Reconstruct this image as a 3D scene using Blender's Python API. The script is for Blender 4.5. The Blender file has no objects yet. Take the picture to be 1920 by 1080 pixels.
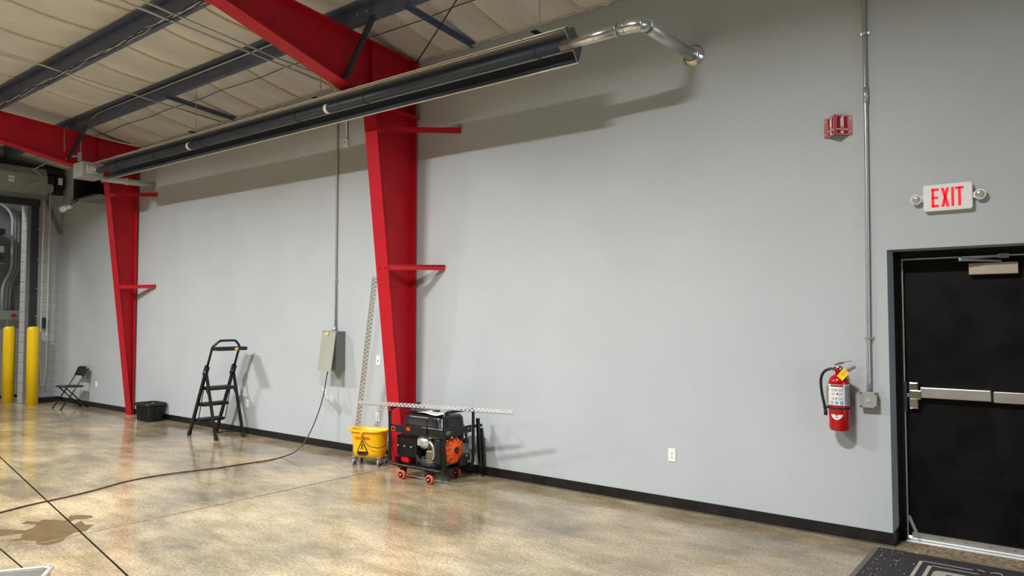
import bpy, math, random
from mathutils import Vector, Matrix
random.seed(7)
scene = bpy.context.scene
COL = scene.collection
PI = math.pi
V = Vector

# ------------------------------------------------------------------ camera, world, exposure
FPX, YAW, PIT, ROL, CD, CH = 1357.3, 0.66273585, 0.04114642, -0.00072735, 6.0493, 1.7064
fw = V((-math.sin(YAW), math.cos(YAW), 0)); ri = V((math.cos(YAW), math.sin(YAW), 0)); up = V((0, 0, 1))
cw = fw*math.cos(PIT)+up*math.sin(PIT); cu = up*math.cos(PIT)-fw*math.sin(PIT)
cr = ri*math.cos(ROL)+cu*math.sin(ROL); cu = cu*math.cos(ROL)-ri*math.sin(ROL)
CAM = V((0, -CD, CH))
cd = bpy.data.cameras.new('camera'); cam = bpy.data.objects.new('camera', cd); COL.objects.link(cam)
cd.sensor_width = 36; cd.lens = FPX/1920*36; cd.clip_start = 0.05; cd.clip_end = 200
M = Matrix((cr, cu, -cw)).transposed().to_4x4(); M.translation = CAM; cam.matrix_world = M
scene.camera = cam
world = bpy.data.worlds.new('world'); scene.world = world; world.use_nodes = True
bg = world.node_tree.nodes['Background']; bg.inputs[0].default_value = (0.72, 0.86, 1.0, 1); bg.inputs[1].default_value = 4.5
scene.view_settings.view_transform = 'Standard'; scene.view_settings.look = 'None'
scene.view_settings.gamma = 1; scene.view_settings.use_curve_mapping = False
scene.view_settings.exposure = 0.0
LAMP_W = 440; LAMP_COL = (1.0, 0.995, 0.99)
LAMPS = [(-2.4, -4.8, 5.28), (-7.2, -4.8, 5.28), (-12.0, -4.8, 5.28), (-7.2, -12.0, 5.8)]  # the last one, deep in the hall, is an unseen lamp added for fill

# ------------------------------------------------------------------ pixel helpers (photo is 1920 x 1080)
def ray(x, y): return cw+cr*((x-960)/FPX)-cu*((y-540)/FPX)
def hit(x, y, ax, v):
    d = ray(x, y); return CAM+d*((v-CAM[ax])/d[ax])
def on_wall(x, y, yy=0.0): return hit(x, y, 1, yy)
def on_floor(x, y, z=0.0): return hit(x, y, 2, z)

# ------------------------------------------------------------------ materials
def lin(c):
    return tuple((v/12.92 if v <= .04045 else ((v+.055)/1.055)**2.4) for v in (q/255 for q in c))
MATS = {}
def mat(name, col, rough=.5, metal=0.0, var=.06, scale=6.0, bump=0.0, bscale=60.0, rvar=0.0, emit=0.0, stretch=(1, 1, 1), spec=.5, col2=None, lo=.35, hi=.7):
    m = bpy.data.materials.new(name); m.use_nodes = True; nt = m.node_tree; N = nt.nodes; L = nt.links
    b = N['Principled BSDF']; c = lin(col)
    tc = N.new('ShaderNodeTexCoord'); mp = N.new('ShaderNodeMapping'); mp.inputs['Scale'].default_value = stretch
    L.new(tc.outputs['Object'], mp.inputs[0])
    nz = N.new('ShaderNodeTexNoise'); nz.inputs['Scale'].default_value = scale; nz.inputs['Detail'].default_value = 5
    L.new(mp.outputs[0], nz.inputs['Vector'])
    rp = N.new('ShaderNodeValToRGB'); rp.color_ramp.elements[0].position = lo; rp.color_ramp.elements[1].position = hi
    c2 = lin(col2) if col2 else tuple(max(0, v*(1-2*var)) for v in c)
    rp.color_ramp.elements[0].color = (*c2, 1)
    rp.color_ramp.elements[1].color = (*tuple(min(1, v*(1+var)) for v in c), 1)
    L.new(nz.outputs[0], rp.inputs[0]); L.new(rp.outputs[0], b.inputs['Base Color'])
    b.inputs['Metallic'].default_value = metal; b.inputs['Roughness'].default_value = rough
    b.inputs['Specular IOR Level'].default_value = spec
    if rvar:
        mr = N.new('ShaderNodeMapRange'); mr.inputs['To Min'].default_value = max(.02, rough-rvar); mr.inputs['To Max'].default_value = rough+rvar
        mr.inputs['From Min'].default_value = .3; mr.inputs['From Max'].default_value = .7
        L.new(nz.outputs[0], mr.inputs[0]); L.new(mr.outputs[0], b.inputs['Roughness'])
    if bump:
        n2 = N.new('ShaderNodeTexNoise'); n2.inputs['Scale'].default_value = bscale; n2.inputs['Detail'].default_value = 4
        L.new(mp.outputs[0], n2.inputs['Vector'])
        bp = N.new('ShaderNodeBump'); bp.inputs['Strength'].default_value = bump; bp.inputs['Distance'].default_value = .01
        L.new(n2.outputs[0], bp.inputs['Height']); L.new(bp.outputs[0], b.inputs['Normal'])
    if emit:
        b.inputs['Emission Color'].default_value = (*c, 1); b.inputs['Emission Strength'].default_value = emit
    MATS[name] = m
    return m

mat('wall_paint', (180, 186, 189), .62, var=.02, scale=1.3, bump=.05, bscale=40)
mat('hall_wall', (84, 87, 92), .6, var=.04, scale=2)
mat('chain_metal', (214, 214, 210), .4, .2, var=.04)
mat('block_paint', (172, 175, 178), .7, var=.04, scale=3, bump=.35, bscale=70)
mat('mortar', (152, 155, 158), .85, var=.05, scale=8)
mat('insulation', (214, 212, 206), .55, var=.07, scale=2.5, bump=.12, bscale=9, stretch=(1, .35, 1))
mat('seam', (205, 195, 170), .5, var=.05, scale=10)
mat('foil', (225, 222, 214), .35, var=.05, scale=20)
mat('red_steel', (180, 22, 36), .45, spec=.25, var=.06, scale=4, bump=.03, bscale=90)
mat('blue_steel', (82, 93, 118), .5, var=.1, scale=5)
mat('dark_steel', (40, 44, 52), .5, var=.12, scale=5)
mat('rubber', (22, 20, 19), .42, var=.15, scale=9, rvar=.08)
mat('toe_sheen', (95, 90, 80), .5, var=.1, scale=12)  # grey puts the reflection on the black rubber toe into its colour
mat('galv', (196, 198, 197), .36, .75, var=.03, scale=12, rvar=.03)
mat('flue_metal', (206, 208, 206), .24, .9, var=.03, scale=8, rvar=.03)
mat('reflector', (128, 134, 146), .4, .9, var=.04, scale=2, rvar=.03)
mat('aluminium', (205, 204, 200), .36, .8, var=.03, scale=5, rvar=.03, stretch=(1, 8, 8))
mat('strut_metal', (172, 172, 168), .4, .5, var=.05, scale=12)
mat('engine_white', (222, 222, 218), .28, .5, var=.05, scale=12)
mat('lip_metal', (222, 214, 192), .4, .6, var=.05, scale=12)
mat('tube_steel', (62, 66, 74), .5, .4, var=.08, scale=3)
mat('black_paint', (10, 9, 9), .3, var=.2, scale=6, rvar=.05)
mat('door_paint', (11, 10, 11), .5, var=.3, scale=5, rvar=.1, col2=(6, 6, 7), spec=.2)
mat('black_plastic', (19, 19, 20), .45, var=.15, scale=10, bump=.03, bscale=120)
mat('black_matte', (24, 24, 25), .7, var=.15, scale=20)
mat('grey_box', (150, 152, 148), .5, var=.04, scale=5)
mat('grey_enamel', (158, 160, 146), .45, var=.03, scale=4)
mat('grey_dark', (112, 114, 112), .5, var=.04, scale=4)
mat('white_plastic', (236, 236, 232), .35, var=.02, scale=8)
mat('white_paper', (235, 237, 238), .5, var=.03, scale=15)
mat('lens', (205, 205, 200), .15, .4, var=.15, scale=60)
mat('exit_red', (235, 10, 40), .4, var=.02, emit=.55)
mat('sign_red', (165, 10, 28), .22, var=.04, scale=5)
mat('sign_white', (235, 222, 226), .35, var=.02)
mat('ext_red', (178, 10, 16), .16, var=.05, scale=5)
mat('label_white', (228, 230, 230), .4, var=.03, scale=12)
mat('label_grey', (150, 152, 156), .5, var=.2, scale=120)
mat('label_blue', (60, 120, 180), .45, var=.1, scale=40)
mat('ink', (25, 22, 22), .6, var=.1)
mat('ink_red', (190, 40, 20), .5, var=.1)
mat('tag_yellow', (248, 214, 12), .45, var=.03, scale=10)
mat('bollard_yellow', (246, 204, 4), .38, var=.04, scale=4)
mat('bucket_yellow', (252, 188, 4), .33, var=.03, scale=5)
mat('orange', (236, 92, 14), .35, var=.05, scale=8)
mat('orange_wheel', (232, 92, 48), .45, var=.05, scale=10)
mat('gen_red', (196, 18, 24), .35, var=.06)
mat('engine', (168, 166, 156), .38, .8, var=.2, scale=22, bump=.2, bscale=60)
mat('chrome', (222, 226, 230), .12, 1.0, var=.05)
mat('brass_dirty', (150, 138, 110), .45, .7, var=.25, scale=30)
mat('cord', (84, 58, 52), .5, var=.3, scale=30, col2=(40, 26, 26))
mat('mat_rubber', (44, 41, 44), .85, var=.18, scale=40, bump=.3, bscale=300)
mat('mat_print', (168, 162, 152), .8, var=.12, scale=60)
mat('mat_edge', (98, 92, 82), .7, var=.1, scale=20)
mat('dirt', (150, 132, 104), .7, var=.35, scale=35, col2=(84, 70, 52))
mat('joint', (30, 23, 17), .95, var=.2, spec=.05)
mat('joint_faint', (140, 118, 84), .6, var=.2, scale=20)
mat('outdoor_slab', (205, 205, 205), .9, var=.05)
mat('closer_beige', (196, 184, 166), .4, .3, var=.04, scale=10)
mat('far_wall', (140, 142, 144), .6, var=.04, scale=2)
mat('pvc', (176, 178, 178), .4, var=.05, scale=6)
mat('glass_tag', (226, 228, 228), .2, var=.1, scale=60)
mat('bag', (70, 72, 76), .22, var=.4, scale=14, bump=.6, bscale=25)
mat('diffuser', (255, 250, 240), .4, emit=6.0)

b_ = MATS['glass_tag'].node_tree.nodes['Principled BSDF']; b_.inputs['Alpha'].default_value = .45
# polished concrete floor: tan, cloudy, glossy, darker grey staining near the wall
def floor_mat():
    m = bpy.data.materials.new('polished_concrete'); m.use_nodes = True; nt = m.node_tree; N = nt.nodes; L = nt.links
    b = N['Principled BSDF']; tc = N.new('ShaderNodeTexCoord')
    def noise(scale, detail, sx=1, sy=1):
        mp = N.new('ShaderNodeMapping'); mp.inputs['Scale'].default_value = (sx, sy, 1); L.new(tc.outputs['Object'], mp.inputs[0])
        n = N.new('ShaderNodeTexNoise'); n.inputs['Scale'].default_value = scale; n.inputs['Detail'].default_value = detail; n.inputs['Roughness'].default_value = .62
        L.new(mp.outputs[0], n.inputs['Vector']); return n
    def ramp(n, a, c1, bb, c2):
        r = N.new('ShaderNodeValToRGB'); e = r.color_ramp.elements; e[0].position = a; e[0].color = (*lin(c1), 1); e[1].position = bb; e[1].color = (*lin(c2), 1)
        L.new(n.outputs[0], r.inputs[0]); return r
    big = ramp(noise(.9, 6, .8, 1.2), .36, (132, 122, 104), .64, (197, 181, 148))
    mid = ramp(noise(3.2, 7, .7, 1.5), .36, (216, 212, 202), .60, (255, 255, 255))
    fine = ramp(noise(48, 3), .32, (196, 190, 178), .62, (255, 255, 255))
    def mul(a, c):
        x = N.new('ShaderNodeMix'); x.data_type = 'RGBA'; x.blend_type = 'MULTIPLY'; x.inputs[0].default_value = 1
        L.new(a, x.inputs[6]); L.new(c, x.inputs[7]); return x.outputs[2]
    L.new(mul(mul(big.outputs[0], mid.outputs[0]), fine.outputs[0]), b.inputs['Base Color'])
    rn = noise(2.2, 5); mr = N.new('ShaderNodeMapRange'); mr.inputs['From Min'].default_value = .3; mr.inputs['From Max'].default_value = .7
    mr.inputs['To Min'].default_value = .09; mr.inputs['To Max'].default_value = .2; L.new(rn.outputs[0], mr.inputs[0]); L.new(mr.outputs[0], b.inputs['Roughness'])
    bn = noise(5, 3); bp = N.new('ShaderNodeBump'); bp.inputs['Strength'].default_value = .035; bp.inputs['Distance'].default_value = .02
    L.new(bn.outputs[0], bp.inputs['Height']); L.new(bp.outputs[0], b.inputs['Normal'])
    b.inputs['Specular IOR Level'].default_value = .5
    MATS['floor'] = m
floor_mat()
def wet_mat():
    m = mat('wet_concrete', (96, 80, 52), .22, var=.1, scale=9, spec=.35)
wet_mat()

# ------------------------------------------------------------------ mesh helpers
def tag(o, label=None, cat=None, group=None, kind=None):
    if label: o['label'] = label
    if cat: o['category'] = cat
    if group: o['group'] = group
    if kind: o['kind'] = kind
    return o
def thing(name, loc, rz=0.0, label=None, cat=None, group=None, kind=None):
    o = bpy.data.objects.new(name, None); COL.objects.link(o); o.empty_display_size = .1
    o.location = loc; o.rotation_euler = (0, 0, rz)
    return tag(o, label, cat, group, kind)
def root_of(o):
    while o.parent: o = o.parent
    return o
def fillet(pts, r, n=5):
    pts = [V(p) for p in pts]; out = [pts[0]]
    for i in range(1, len(pts)-1):
        a, b, c = pts[i-1], pts[i], pts[i+1]
        d1 = (a-b); d2 = (c-b); rr = min(r, d1.length*.49, d2.length*.49)
        p1 = b+d1.normalized()*rr; p2 = b+d2.normalized()*rr
        for k in range(n+1):
            t = k/n; out.append(p1*(1-t)**2+b*(2*t*(1-t))+p2*t*t)
    out.append(pts[-1]); return out
def bez(p0, p1, p2, p3, n=16):
    p0, p1, p2, p3 = map(V, (p0, p1, p2, p3))
    return [p0*(1-t)**3+p1*(3*t*(1-t)**2)+p2*(3*t*t*(1-t))+p3*t**3 for t in (i/n for i in range(n+1))]
def spline(pts, n=6):
    P = [V(p) for p in pts]; P = [P[0]*2-P[1]]+P+[P[-1]*2-P[-2]]; out = []
    for i in range(1, len(P)-2):
        a, b, c, d = P[i-1], P[i], P[i+1], P[i+2]
        for k in range(n):
            t = k/n
            out.append(.5*((2*b)+(c-a)*t+(2*a-5*b+4*c-d)*t*t+(3*b-a-3*c+d)*t**3))
    out.append(P[-2]); return out

class MB:
    def __init__(s): s.v = []; s.f = []; s.sm = []
    def add(s, vs, fs, sm=False):
        o = len(s.v); s.v += [V(p) for p in vs]; s.f += [tuple(i+o for i in f) for f in fs]; s.sm += [sm]*len(fs); return s
    def box(s, x0, x1, y0, y1, z0, z1):
        x0, x1 = sorted((x0, x1)); y0, y1 = sorted((y0, y1)); z0, z1 = sorted((z0, z1))
        return s.add([(x0, y0, z0), (x1, y0, z0), (x1, y1, z0), (x0, y1, z0), (x0, y0, z1), (x1, y0, z1), (x1, y1, z1), (x0, y1, z1)],
                     [(0, 3, 2, 1), (4, 5, 6, 7), (0, 1, 5, 4), (1, 2, 6, 5), (2, 3, 7, 6), (3, 0, 4, 7)])
    def bar(s, p, q, w, h, upv=(0, 0, 1)):
        p, q = V(p), V(q); d = (q-p).normalized(); u = V(upv)
        if abs(d.dot(u)) > .99: u = V((1, 0, 0))
        a = d.cross(u).normalized(); b = a.cross(d).normalized(); vs = []
        for e in (p, q):
            for i, j in ((-1, -1), (1, -1), (1, 1), (-1, 1)): vs.append(e+a*(i*w/2)+b*(j*h/2))
        return s.add(vs, [(0, 1, 2, 3), (7, 6, 5, 4), (0, 4, 5, 1), (1, 5, 6, 2), (2, 6, 7, 3), (3, 7, 4, 0)])
    def tube(s, pts, r, n=10, caps=True, closed=False):
        pts = [V(p) for p in pts]; m = len(pts); R = r if isinstance(r, (list, tuple)) else [r]*m
        t0 = (pts[1]-pts[0]).normalized(); u = V((0, 0, 1)) if abs(t0.z) < .9 else V((1, 0, 0))
        a = t0.cross(u).normalized(); vs = []
        for i in range(m):
            if closed: t = (pts[(i+1) % m]-pts[i-1]).normalized()
            else: t = (pts[min(i+1, m-1)]-pts[max(i-1, 0)]).normalized()
            a = (a-t*a.dot(t)).normalized(); b = t.cross(a)
            for k in range(n):
                q = 2*PI*k/n; vs.append(pts[i]+(a*math.cos(q)+b*math.sin(q))*R[i])
        fs = []
        for i in range(m if closed else m-1):
            j = (i+1) % m
            for k in range(n):
                l = (k+1) % n; fs.append((i*n+k, i*n+l, j*n+l, j*n+k))
        s.add(vs, fs, True)
        if caps and not closed:
            o = len(s.v)-m*n
            s.f += [tuple(o+k for k in reversed(range(n))), tuple(o+(m-1)*n+k for k in range(n))]; s.sm += [False, False]
        return s
    def lathe(s, prof, n=24, org=(0, 0, 0), axis='z', sm=True, caps=True):
        vs = []; org = V(org)
        for r, h in prof:
            for k in range(n):
                q = 2*PI*k/n; c, d = r*math.cos(q), r*math.sin(q)
                vs.append(org+{'z': V((c, d, h)), 'x': V((h, c, d)), 'y': V((d, h, c))}[axis])
        fs = [(i*n+k, i*n+(k+1) % n, (i+1)*n+(k+1) % n, (i+1)*n+k) for i in range(len(prof)-1) for k in range(n)]
        s.add(vs, fs, sm)
        if caps:
            o = len(s.v)-len(vs)
            s.f += [tuple(o+k for k in reversed(range(n))), tuple(o+(len(prof)-1)*n+k for k in range(n))]; s.sm += [False, False]
        return s
    def prism(s, poly, f0, f1):
        """poly: 2d points; f0, f1 map (a, b) to the two end faces"""
        n = len(poly); vs = [f0(*p) for p in poly]+[f1(*p) for p in poly]
        fs = [tuple(reversed(range(n))), tuple(range(n, 2*n))]+[(i, (i+1) % n, n+(i+1) % n, n+i) for i in range(n)]
        return s.add(vs, fs)
    def sheet(s, grid, sm=True):
        m = len(grid); n = len(grid[0]); vs = [p for r in grid for p in r]
        return s.add(vs, [(i*n+j, i*n+j+1, (i+1)*n+j+1, (i+1)*n+j) for i in range(m-1) for j in range(n-1)], sm)
    def mesh(s, name, mt):
        me = bpy.data.meshes.new(name); me.from_pydata([tuple(p) for p in s.v], [], s.f); me.update()
        me.polygons.foreach_set('use_smooth', s.sm)
        me.materials.append(MATS[mt] if isinstance(mt, str) else mt)
        import bmesh
        bm = bmesh.new(); bm.from_mesh(me); bmesh.ops.recalc_face_normals(bm, faces=bm.faces); bm.to_mesh(me); bm.free()
        return me
    def build(s, name, mt, parent=None, world=False, bevel=0.0, solid=0.0, label=None, kind=None):
        if world and parent:
            r = root_of(parent); T = (Matrix.Translation(r.location) @ Matrix.Rotation(r.rotation_euler.z, 4, 'Z')).inverted()
            s.v = [T @ p for p in s.v]
        me = s.mesh(name, mt); o = bpy.data.objects.new(name, me); COL.objects.link(o)
        if parent: o.parent = parent
        if solid:
            md = o.modifiers.new('solid', 'SOLIDIFY'); md.thickness = solid; md.offset = 0
        if bevel:
            md = o.modifiers.new('bevel', 'BEVEL'); md.width = bevel; md.segments = 2; md.limit_method = 'ANGLE'
        if label: o['label'] = label
        if kind: o['kind'] = kind
        return o
def copy_part(src, parent, loc=(0, 0, 0)):
    o = src.copy(); COL.objects.link(o); o.parent = parent; o.location = loc; return o
def text(body, size, mtx, mt, name, parent, bold=0.0, sx=1.0):
    """flat lettering; mtx maps the text plane (x right, y up) to the root's local space"""
    c = bpy.data.curves.new('t', 'FONT'); c.body = body; c.size = size; c.align_x = 'CENTER'; c.align_y = 'CENTER'; c.extrude = .0006; c.offset = bold
    c.resolution_u = 2
    t = bpy.data.objects.new('t', c); COL.objects.link(t)
    dg = bpy.context.evaluated_depsgraph_get(); me = bpy.data.meshes.new_from_object(t.evaluated_get(dg)); me.name = name
    bpy.data.objects.remove(t); bpy.data.curves.remove(c)
    me.transform(mtx @ Matrix.Diagonal((sx, 1, 1, 1))); me.materials.clear(); me.materials.append(MATS[mt])
    o = bpy.data.objects.new(name, me); COL.objects.link(o); o.parent = parent; return o
def plane_mtx(org, xd, yd):
    xd, yd = V(xd).normalized(), V(yd).normalized(); zd = xd.cross(yd)
    m = Matrix((xd, yd, zd)).transposed().to_4x4(); m.translation = V(org); return m
FACE_ROOM = ((1, 0, 0), (0, 0, 1))     # text plane on something that faces the room (-y)

# ------------------------------------------------------------------ lamps of the hall (linear high bays)
def high_bay(x, y, z, label):
    t = thing('high_bay_lamp', (x, y, z), 0, label, 'lamp', 'linear high bay lamps of the hall')
    MB().box(-.6, .6, -.16, .16, .012, .09).build('housing', 'white_plastic', t, bevel=.01)
    MB().box(-.57, .57, -.13, .13, .004, .011).build('diffuser', 'diffuser', t)
    for s in (-1, 1): MB().tube([(s*.5, 0, .09), (s*.5, 0, roof_z(y)-z)], .006, 6).build('hanger', 'galv', t)
    l = bpy.data.lights.new('high_bay_light', 'AREA'); l.shape = 'RECTANGLE'; l.size = .9; l.size_y = .25; l.spread = math.radians(155); l.energy = LAMP_W; l.color = LAMP_COL
    lo = bpy.data.objects.new('high_bay_light', l); COL.objects.link(lo); lo.parent = t; lo.location = (0, 0, -.01)
PROF = [(0.02, 4.79), (-1.1, 5.072), (-2.25, 5.243), (-3.5, 5.35), (-26.0, 7.3)]
def roof_z(y):
    for (a, za), (b, zb) in zip(PROF, PROF[1:]):
        if b <= y <= a: return za+(zb-za)*(a-y)/(a-b)
    return PROF[-1][1]
for i, (x, y, z) in enumerate(LAMPS):
    high_bay(x, y, z, 'white linear high bay lamp hanging '+['over the floor near the exit door', 'before the column with the generator', 'before the column beside the tote', 'deep in the hall, added unseen for fill'][i])

# ------------------------------------------------------------------ the setting
XL, XR, YF = -16.6, 14.0, -26.0
OX0, OX1, OZ = -1.125, -0.03, 2.217          # exit door opening
def struct(name, mb, mt, **k):
    return tag(mb.build(name, mt, **k), kind='structure')
floor = struct('floor', MB().box(XL-6, XR, YF, .34, -.2, 0), 'floor')
def strip_on_floor(name, a, b, w, mt, z=.003):
    a, b = V(a), V(b); d = (b-a).normalized(); n = V((-d.y, d.x, 0))*w/2
    p = [a+n, b+n, b-n, a-n]
    MB().prism([(q.x, q.y) for q in p], lambda x, y: (x, y, -.004), lambda x, y: (x, y, z)).build(name, mt, floor)
def extend(a, b, ta, tb): a, b = V(a), V(b); return a+(b-a)*ta, a+(b-a)*tb
strip_on_floor('control_joint', *extend(on_floor(0, 857), on_floor(239, 1080), -.6, 2.0), .012, 'joint')
strip_on_floor('control_joint', *extend(on_floor(0, 1029.5), on_floor(41, 1064), -4, 6), .009, 'joint')
strip_on_floor('control_joint', *extend(on_floor(0, 1035), on_floor(666, 891), -1.5, 1.22), .010, 'joint_faint')

w = MB().box(XL-.3, OX0, 0, .3, 0, 5.6).box(OX1, XR, 0, .3, 0, 5.6).box(OX0, OX1, 0, .3, OZ, 5.6)
struct('wall_back', w, 'wall_paint')
struct('wall_right', MB().box(XR, XR+.2, YF, -11, 0, 7.45).box(XR, XR+.2, -3, .3, 0, 7.45).box(XR, XR+.2, -11, -3, 4.2, 7.45), 'hall_wall')   # open loading door
struct('wall_front', MB().box(XL, XR, YF-.2, YF, 0, 7.45), 'hall_wall')
# end wall of painted blocks with the overhead door opening
OY = -.62
wl = struct('wall_left', MB().box(XL-.295, XL, OY+.004, 0, 0, 5.5).box(XL-.295, XL, YF, -5.2, 0, 7.4).box(XL-.295, XL, -5.2, OY, 4.02, 6.5), 'mortar')
bh = .2032; n = 0; cache = {}
for k in range(25):
    z0, z1 = k*bh+.005, min((k+1)*bh-.005, 5.2)
    sp = -.215 if k % 2 else -.415
    for y0, y1 in ((OY-.003, sp-.005), (sp+.005, -.002)):
        key = (round(y0, 3), round(y1, 3))
        if key not in cache:
            cache[key] = MB().box(XL-.298, XL+.004, y0, y1, 0, bh-.01).build('concrete_block', 'block_paint', wl, bevel=.003); o = cache[key]
        else: o = copy_part(cache[key], wl)
        o.location.z = z0

# roof insulation blankets, each its own sheet, with seams
ceil = struct('ceiling', MB().box(XL-.3, XR, YF, .3, 7.45, 7.5), 'insulation')
def ypts():
    ys = []
    for (a, za), (b, zb) in zip(PROF, PROF[1:]):
        m = 7 if a > -3.5 else 18
        for k in range(m): ys.append((a+(b-a)*k/m, za+(zb-za)*k/m-.035*math.sin(PI*k/m)))
    ys.append(PROF[-1]); return ys
YP = ypts()
x = XL-.28; first = None; firsts = None; W_ = .93
k = 0
while x < XR:
    nx = 5
    g = [[(j*W_/nx, y, z-.010*math.sin(PI*j/nx)) for j in range(nx+1)] for y, z in YP]
    if first is None:
        first = MB().sheet(g).build('insulation_blanket', 'insulation', ceil); first.location.x = x
        firsts = MB().sheet([[(-.016, y, z-.004), (-.012, y, z-.02), (.012, y, z-.02), (.016, y, z-.004)] for y, z in YP if y > -9]).build('blanket_seam', 'seam', ceil); firsts.location.x = x
    else:
        copy_part(first, ceil, (x, 0, 0)); copy_part(firsts, ceil, (x, 0, 0))
    x += W_; k += 1
# ragged edge of the blankets against the wall
g0, g1 = [], []
xx = -16.5
while xx < 0:
    g0.append((xx, -.006, 4.80)); g1.append((xx, -.008-random.random()*.008, 4.775-random.random()*.035)); xx += .09
MB().sheet([g0, g1], False).build('ragged_edge', 'insulation', ceil, solid=.004)
for xx in (-12.9, -11.2, -9.6, -7.9, -5.85, -4.6, -3.9):
    a = random.uniform(-.02, .02)
    MB().add([(xx, -.03, 4.785+a), (xx+.16, -.035, 4.80), (xx+.12, -.03, 4.765), (xx+.03, -.03, 4.76)], [(0, 1, 2, 3)]).build('torn_facing', 'foil', ceil, solid=.003)

# baseboards
bb = struct('baseboard_back', MB().box(XL, OX0+.006, -.008, 0, 0, .102).box(OX0, OX0+.006, 0, .235, 0, .102).box(OX1, XR, -.008, 0, 0, .102), 'rubber')
MB().box(XL, OX0+.014, -.02, -.008, 0, .012).build('cove_toe', 'toe_sheen', bb)
bl = struct('baseboard_left', MB().box(XL+.004, XL+.012, -.40, -.008, 0, .102), 'rubber')

# ---- exit door
d1 = thing('door_1', (0, 0, 0)); tag(d1, kind='structure')
yf = .235
MB().box(OX0, OX0+.055, yf, .31, 0, OZ).box(OX1-.055, OX1, yf, .31, 0, OZ).box(OX0, OX1, yf, .31, OZ-.058, OZ).build('door_frame', 'black_paint', d1, bevel=.002)
MB().box(OX0+.02, OX0+.028, yf-.006, yf, 0, OZ-.03).box(OX0+.045, OX0+.052, yf-.01, yf, 0, OZ-.05).build('frame_bead', 'black_paint', d1)
LX0, LX1, LY, LZ0, LZ1 = OX0+.057, OX1-.057, .262, .038, 2.156
leaf = MB().box(LX0, LX1, LY, LY+.045, LZ0, LZ1).build('door_leaf', 'door_paint', d1, bevel=.002)
MB().box(OX0+.056, OX0+.066, yf-.002, yf+.014, .02, LZ1-.002).box(OX0+.056, OX1-.055, yf-.002, yf+.014, LZ1-.008, LZ1).build('weatherstrip', 'aluminium', d1)
sw = MB().box(LX0+.03, LX1, LY-.012, LY, LZ0-.012, LZ0+.032).build('door_sweep', 'aluminium', leaf)
for k in range(6): MB().lathe([(.004, -.003), (.004, 0)], 8, (LX0+.08+k*.15, LY-.012, LZ0+.012), 'y').build('screw', 'ink', leaf)
MB().bar((OX0+.066, LY-.01, .19), (OX0+.135, LY-.02, .03), .006, .022, (1, 0, 0)).build('loose_weatherstrip', 'galv', d1)
MB().box(OX0+.05, OX1-.05, .2, .36, 0, .012).box(OX0+.05, OX1-.05, .255, .3, .012, .02).build('threshold', 'aluminium', d1, bevel=.003)
MB().box(OX0+.02, OX1, 0.0, .2, 0, .0025).build('worn_sill_strip', 'dirt', d1)
# panic bar
pb = MB().box(-.955, -.505, .20, LY, 1.098, 1.178).build('panic_bar', 'aluminium', d1, bevel=.006)
MB().box(-.49, -.12, .207, LY, 1.092, 1.172).build('bar_rail', 'aluminium', pb, bevel=.004)
MB().box(-.505, -.488, .212, LY, 1.10, 1.165).build('rubber_bumper', 'black_matte', pb)
MB().box(-1.035, -.968, .212, LY, 1.01, 1.212).build('latch_case', 'chrome', pb, bevel=.008)
MB().box(-1.025, -.945, .188, .212, 1.085, 1.155).build('latch_cover', 'chrome', pb, bevel=.006)
MB().box(-1.046, -1.034, .225, .25, 1.10, 1.125).build('latch_bolt', 'galv', pb)
MB().box(OX0+.052, OX0+.078, .222, yf, .985, 1.215).build('strike_plate', 'tube_steel', d1, bevel=.002)
# closer
cl = MB().box(-.622, -.322, .205, LY, 2.02, 2.105).build('door_closer', 'closer_beige', d1, bevel=.006)
MB().bar((-.42, .20, 2.112), (-.665, .13, 2.128), .006, .016).build('closer_arm', 'galv', cl)
MB().bar((-.665, .13, 2.138), (-.43, .222, 2.15), .006, .016).build('closer_arm', 'galv', cl)
MB().lathe([(.012, -.018), (.012, .018)], 12, (-.665, .13, 2.133), 'z').build('arm_pivot', 'galv', cl)
MB().box(-.445, -.375, .215, yf, 2.135, 2.168).build('closer_bracket', 'galv', cl, bevel=.004)
struct('trim_1', MB().box(-1.132, -1.122, .2, .235, .128, .165), 'closer_beige', bevel=.003)
struct('ground_outside', MB().box(-6, 6, .36, 8, -.2, -.01).box(XR+.2, XR+14, -16, 3, -.2, -.01), 'outdoor_slab')

# ---- overhead door at the end wall
d2 = thing('door_2', (XL, -2.9, 0)); tag(d2, kind='structure')
MB().box(XL+.004, XL+.05, -.565, -.43, 0, 4.1).build('door_track', 'dark_steel', d2, world=True, bevel=.003)
MB().box(XL+.004, XL+.03, OY-.01, -.565, 0, 4.1).build('jamb_angle', 'grey_dark', d2, world=True)
MB().box(XL+.004, XL+.035, -.43, -.36, 0, 4.12).build('jamb_plate', 'grey_box', d2, world=True)
for z in (1.75, 2.3, 2.9, 3.5): MB().lathe([(.012, .05), (.012, .058)], 8, (XL, -.445, z), 'x').build('track_bolt', 'galv', d2, world=True)
hood = [(XL, 4.14), (XL+.36, 4.14), (XL+.36, 4.55), (XL+.26, 4.70), (XL, 4.70)]
hd = MB().prism(hood, lambda a, b: (a, -.40, b), lambda a, b: (a, -5.4, b)).build('hood', 'grey_box', d2, world=True, bevel=.006)
MB().box(XL, XL+.38, -5.4, -.42, 4.10, 4.14).build('hood_lip', 'grey_dark', d2, world=True)
MB().box(XL-.05, XL+.1, -5.3, -.43, 3.97, 4.10).build('bottom_slat', 'dark_steel', d2, world=True)
for z in (4.43, 4.36): MB().box(XL+.36, XL+.363, -1.08, -.98, z, z+.045).build('hood_label', 'white_paper', hd, world=True)

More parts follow.
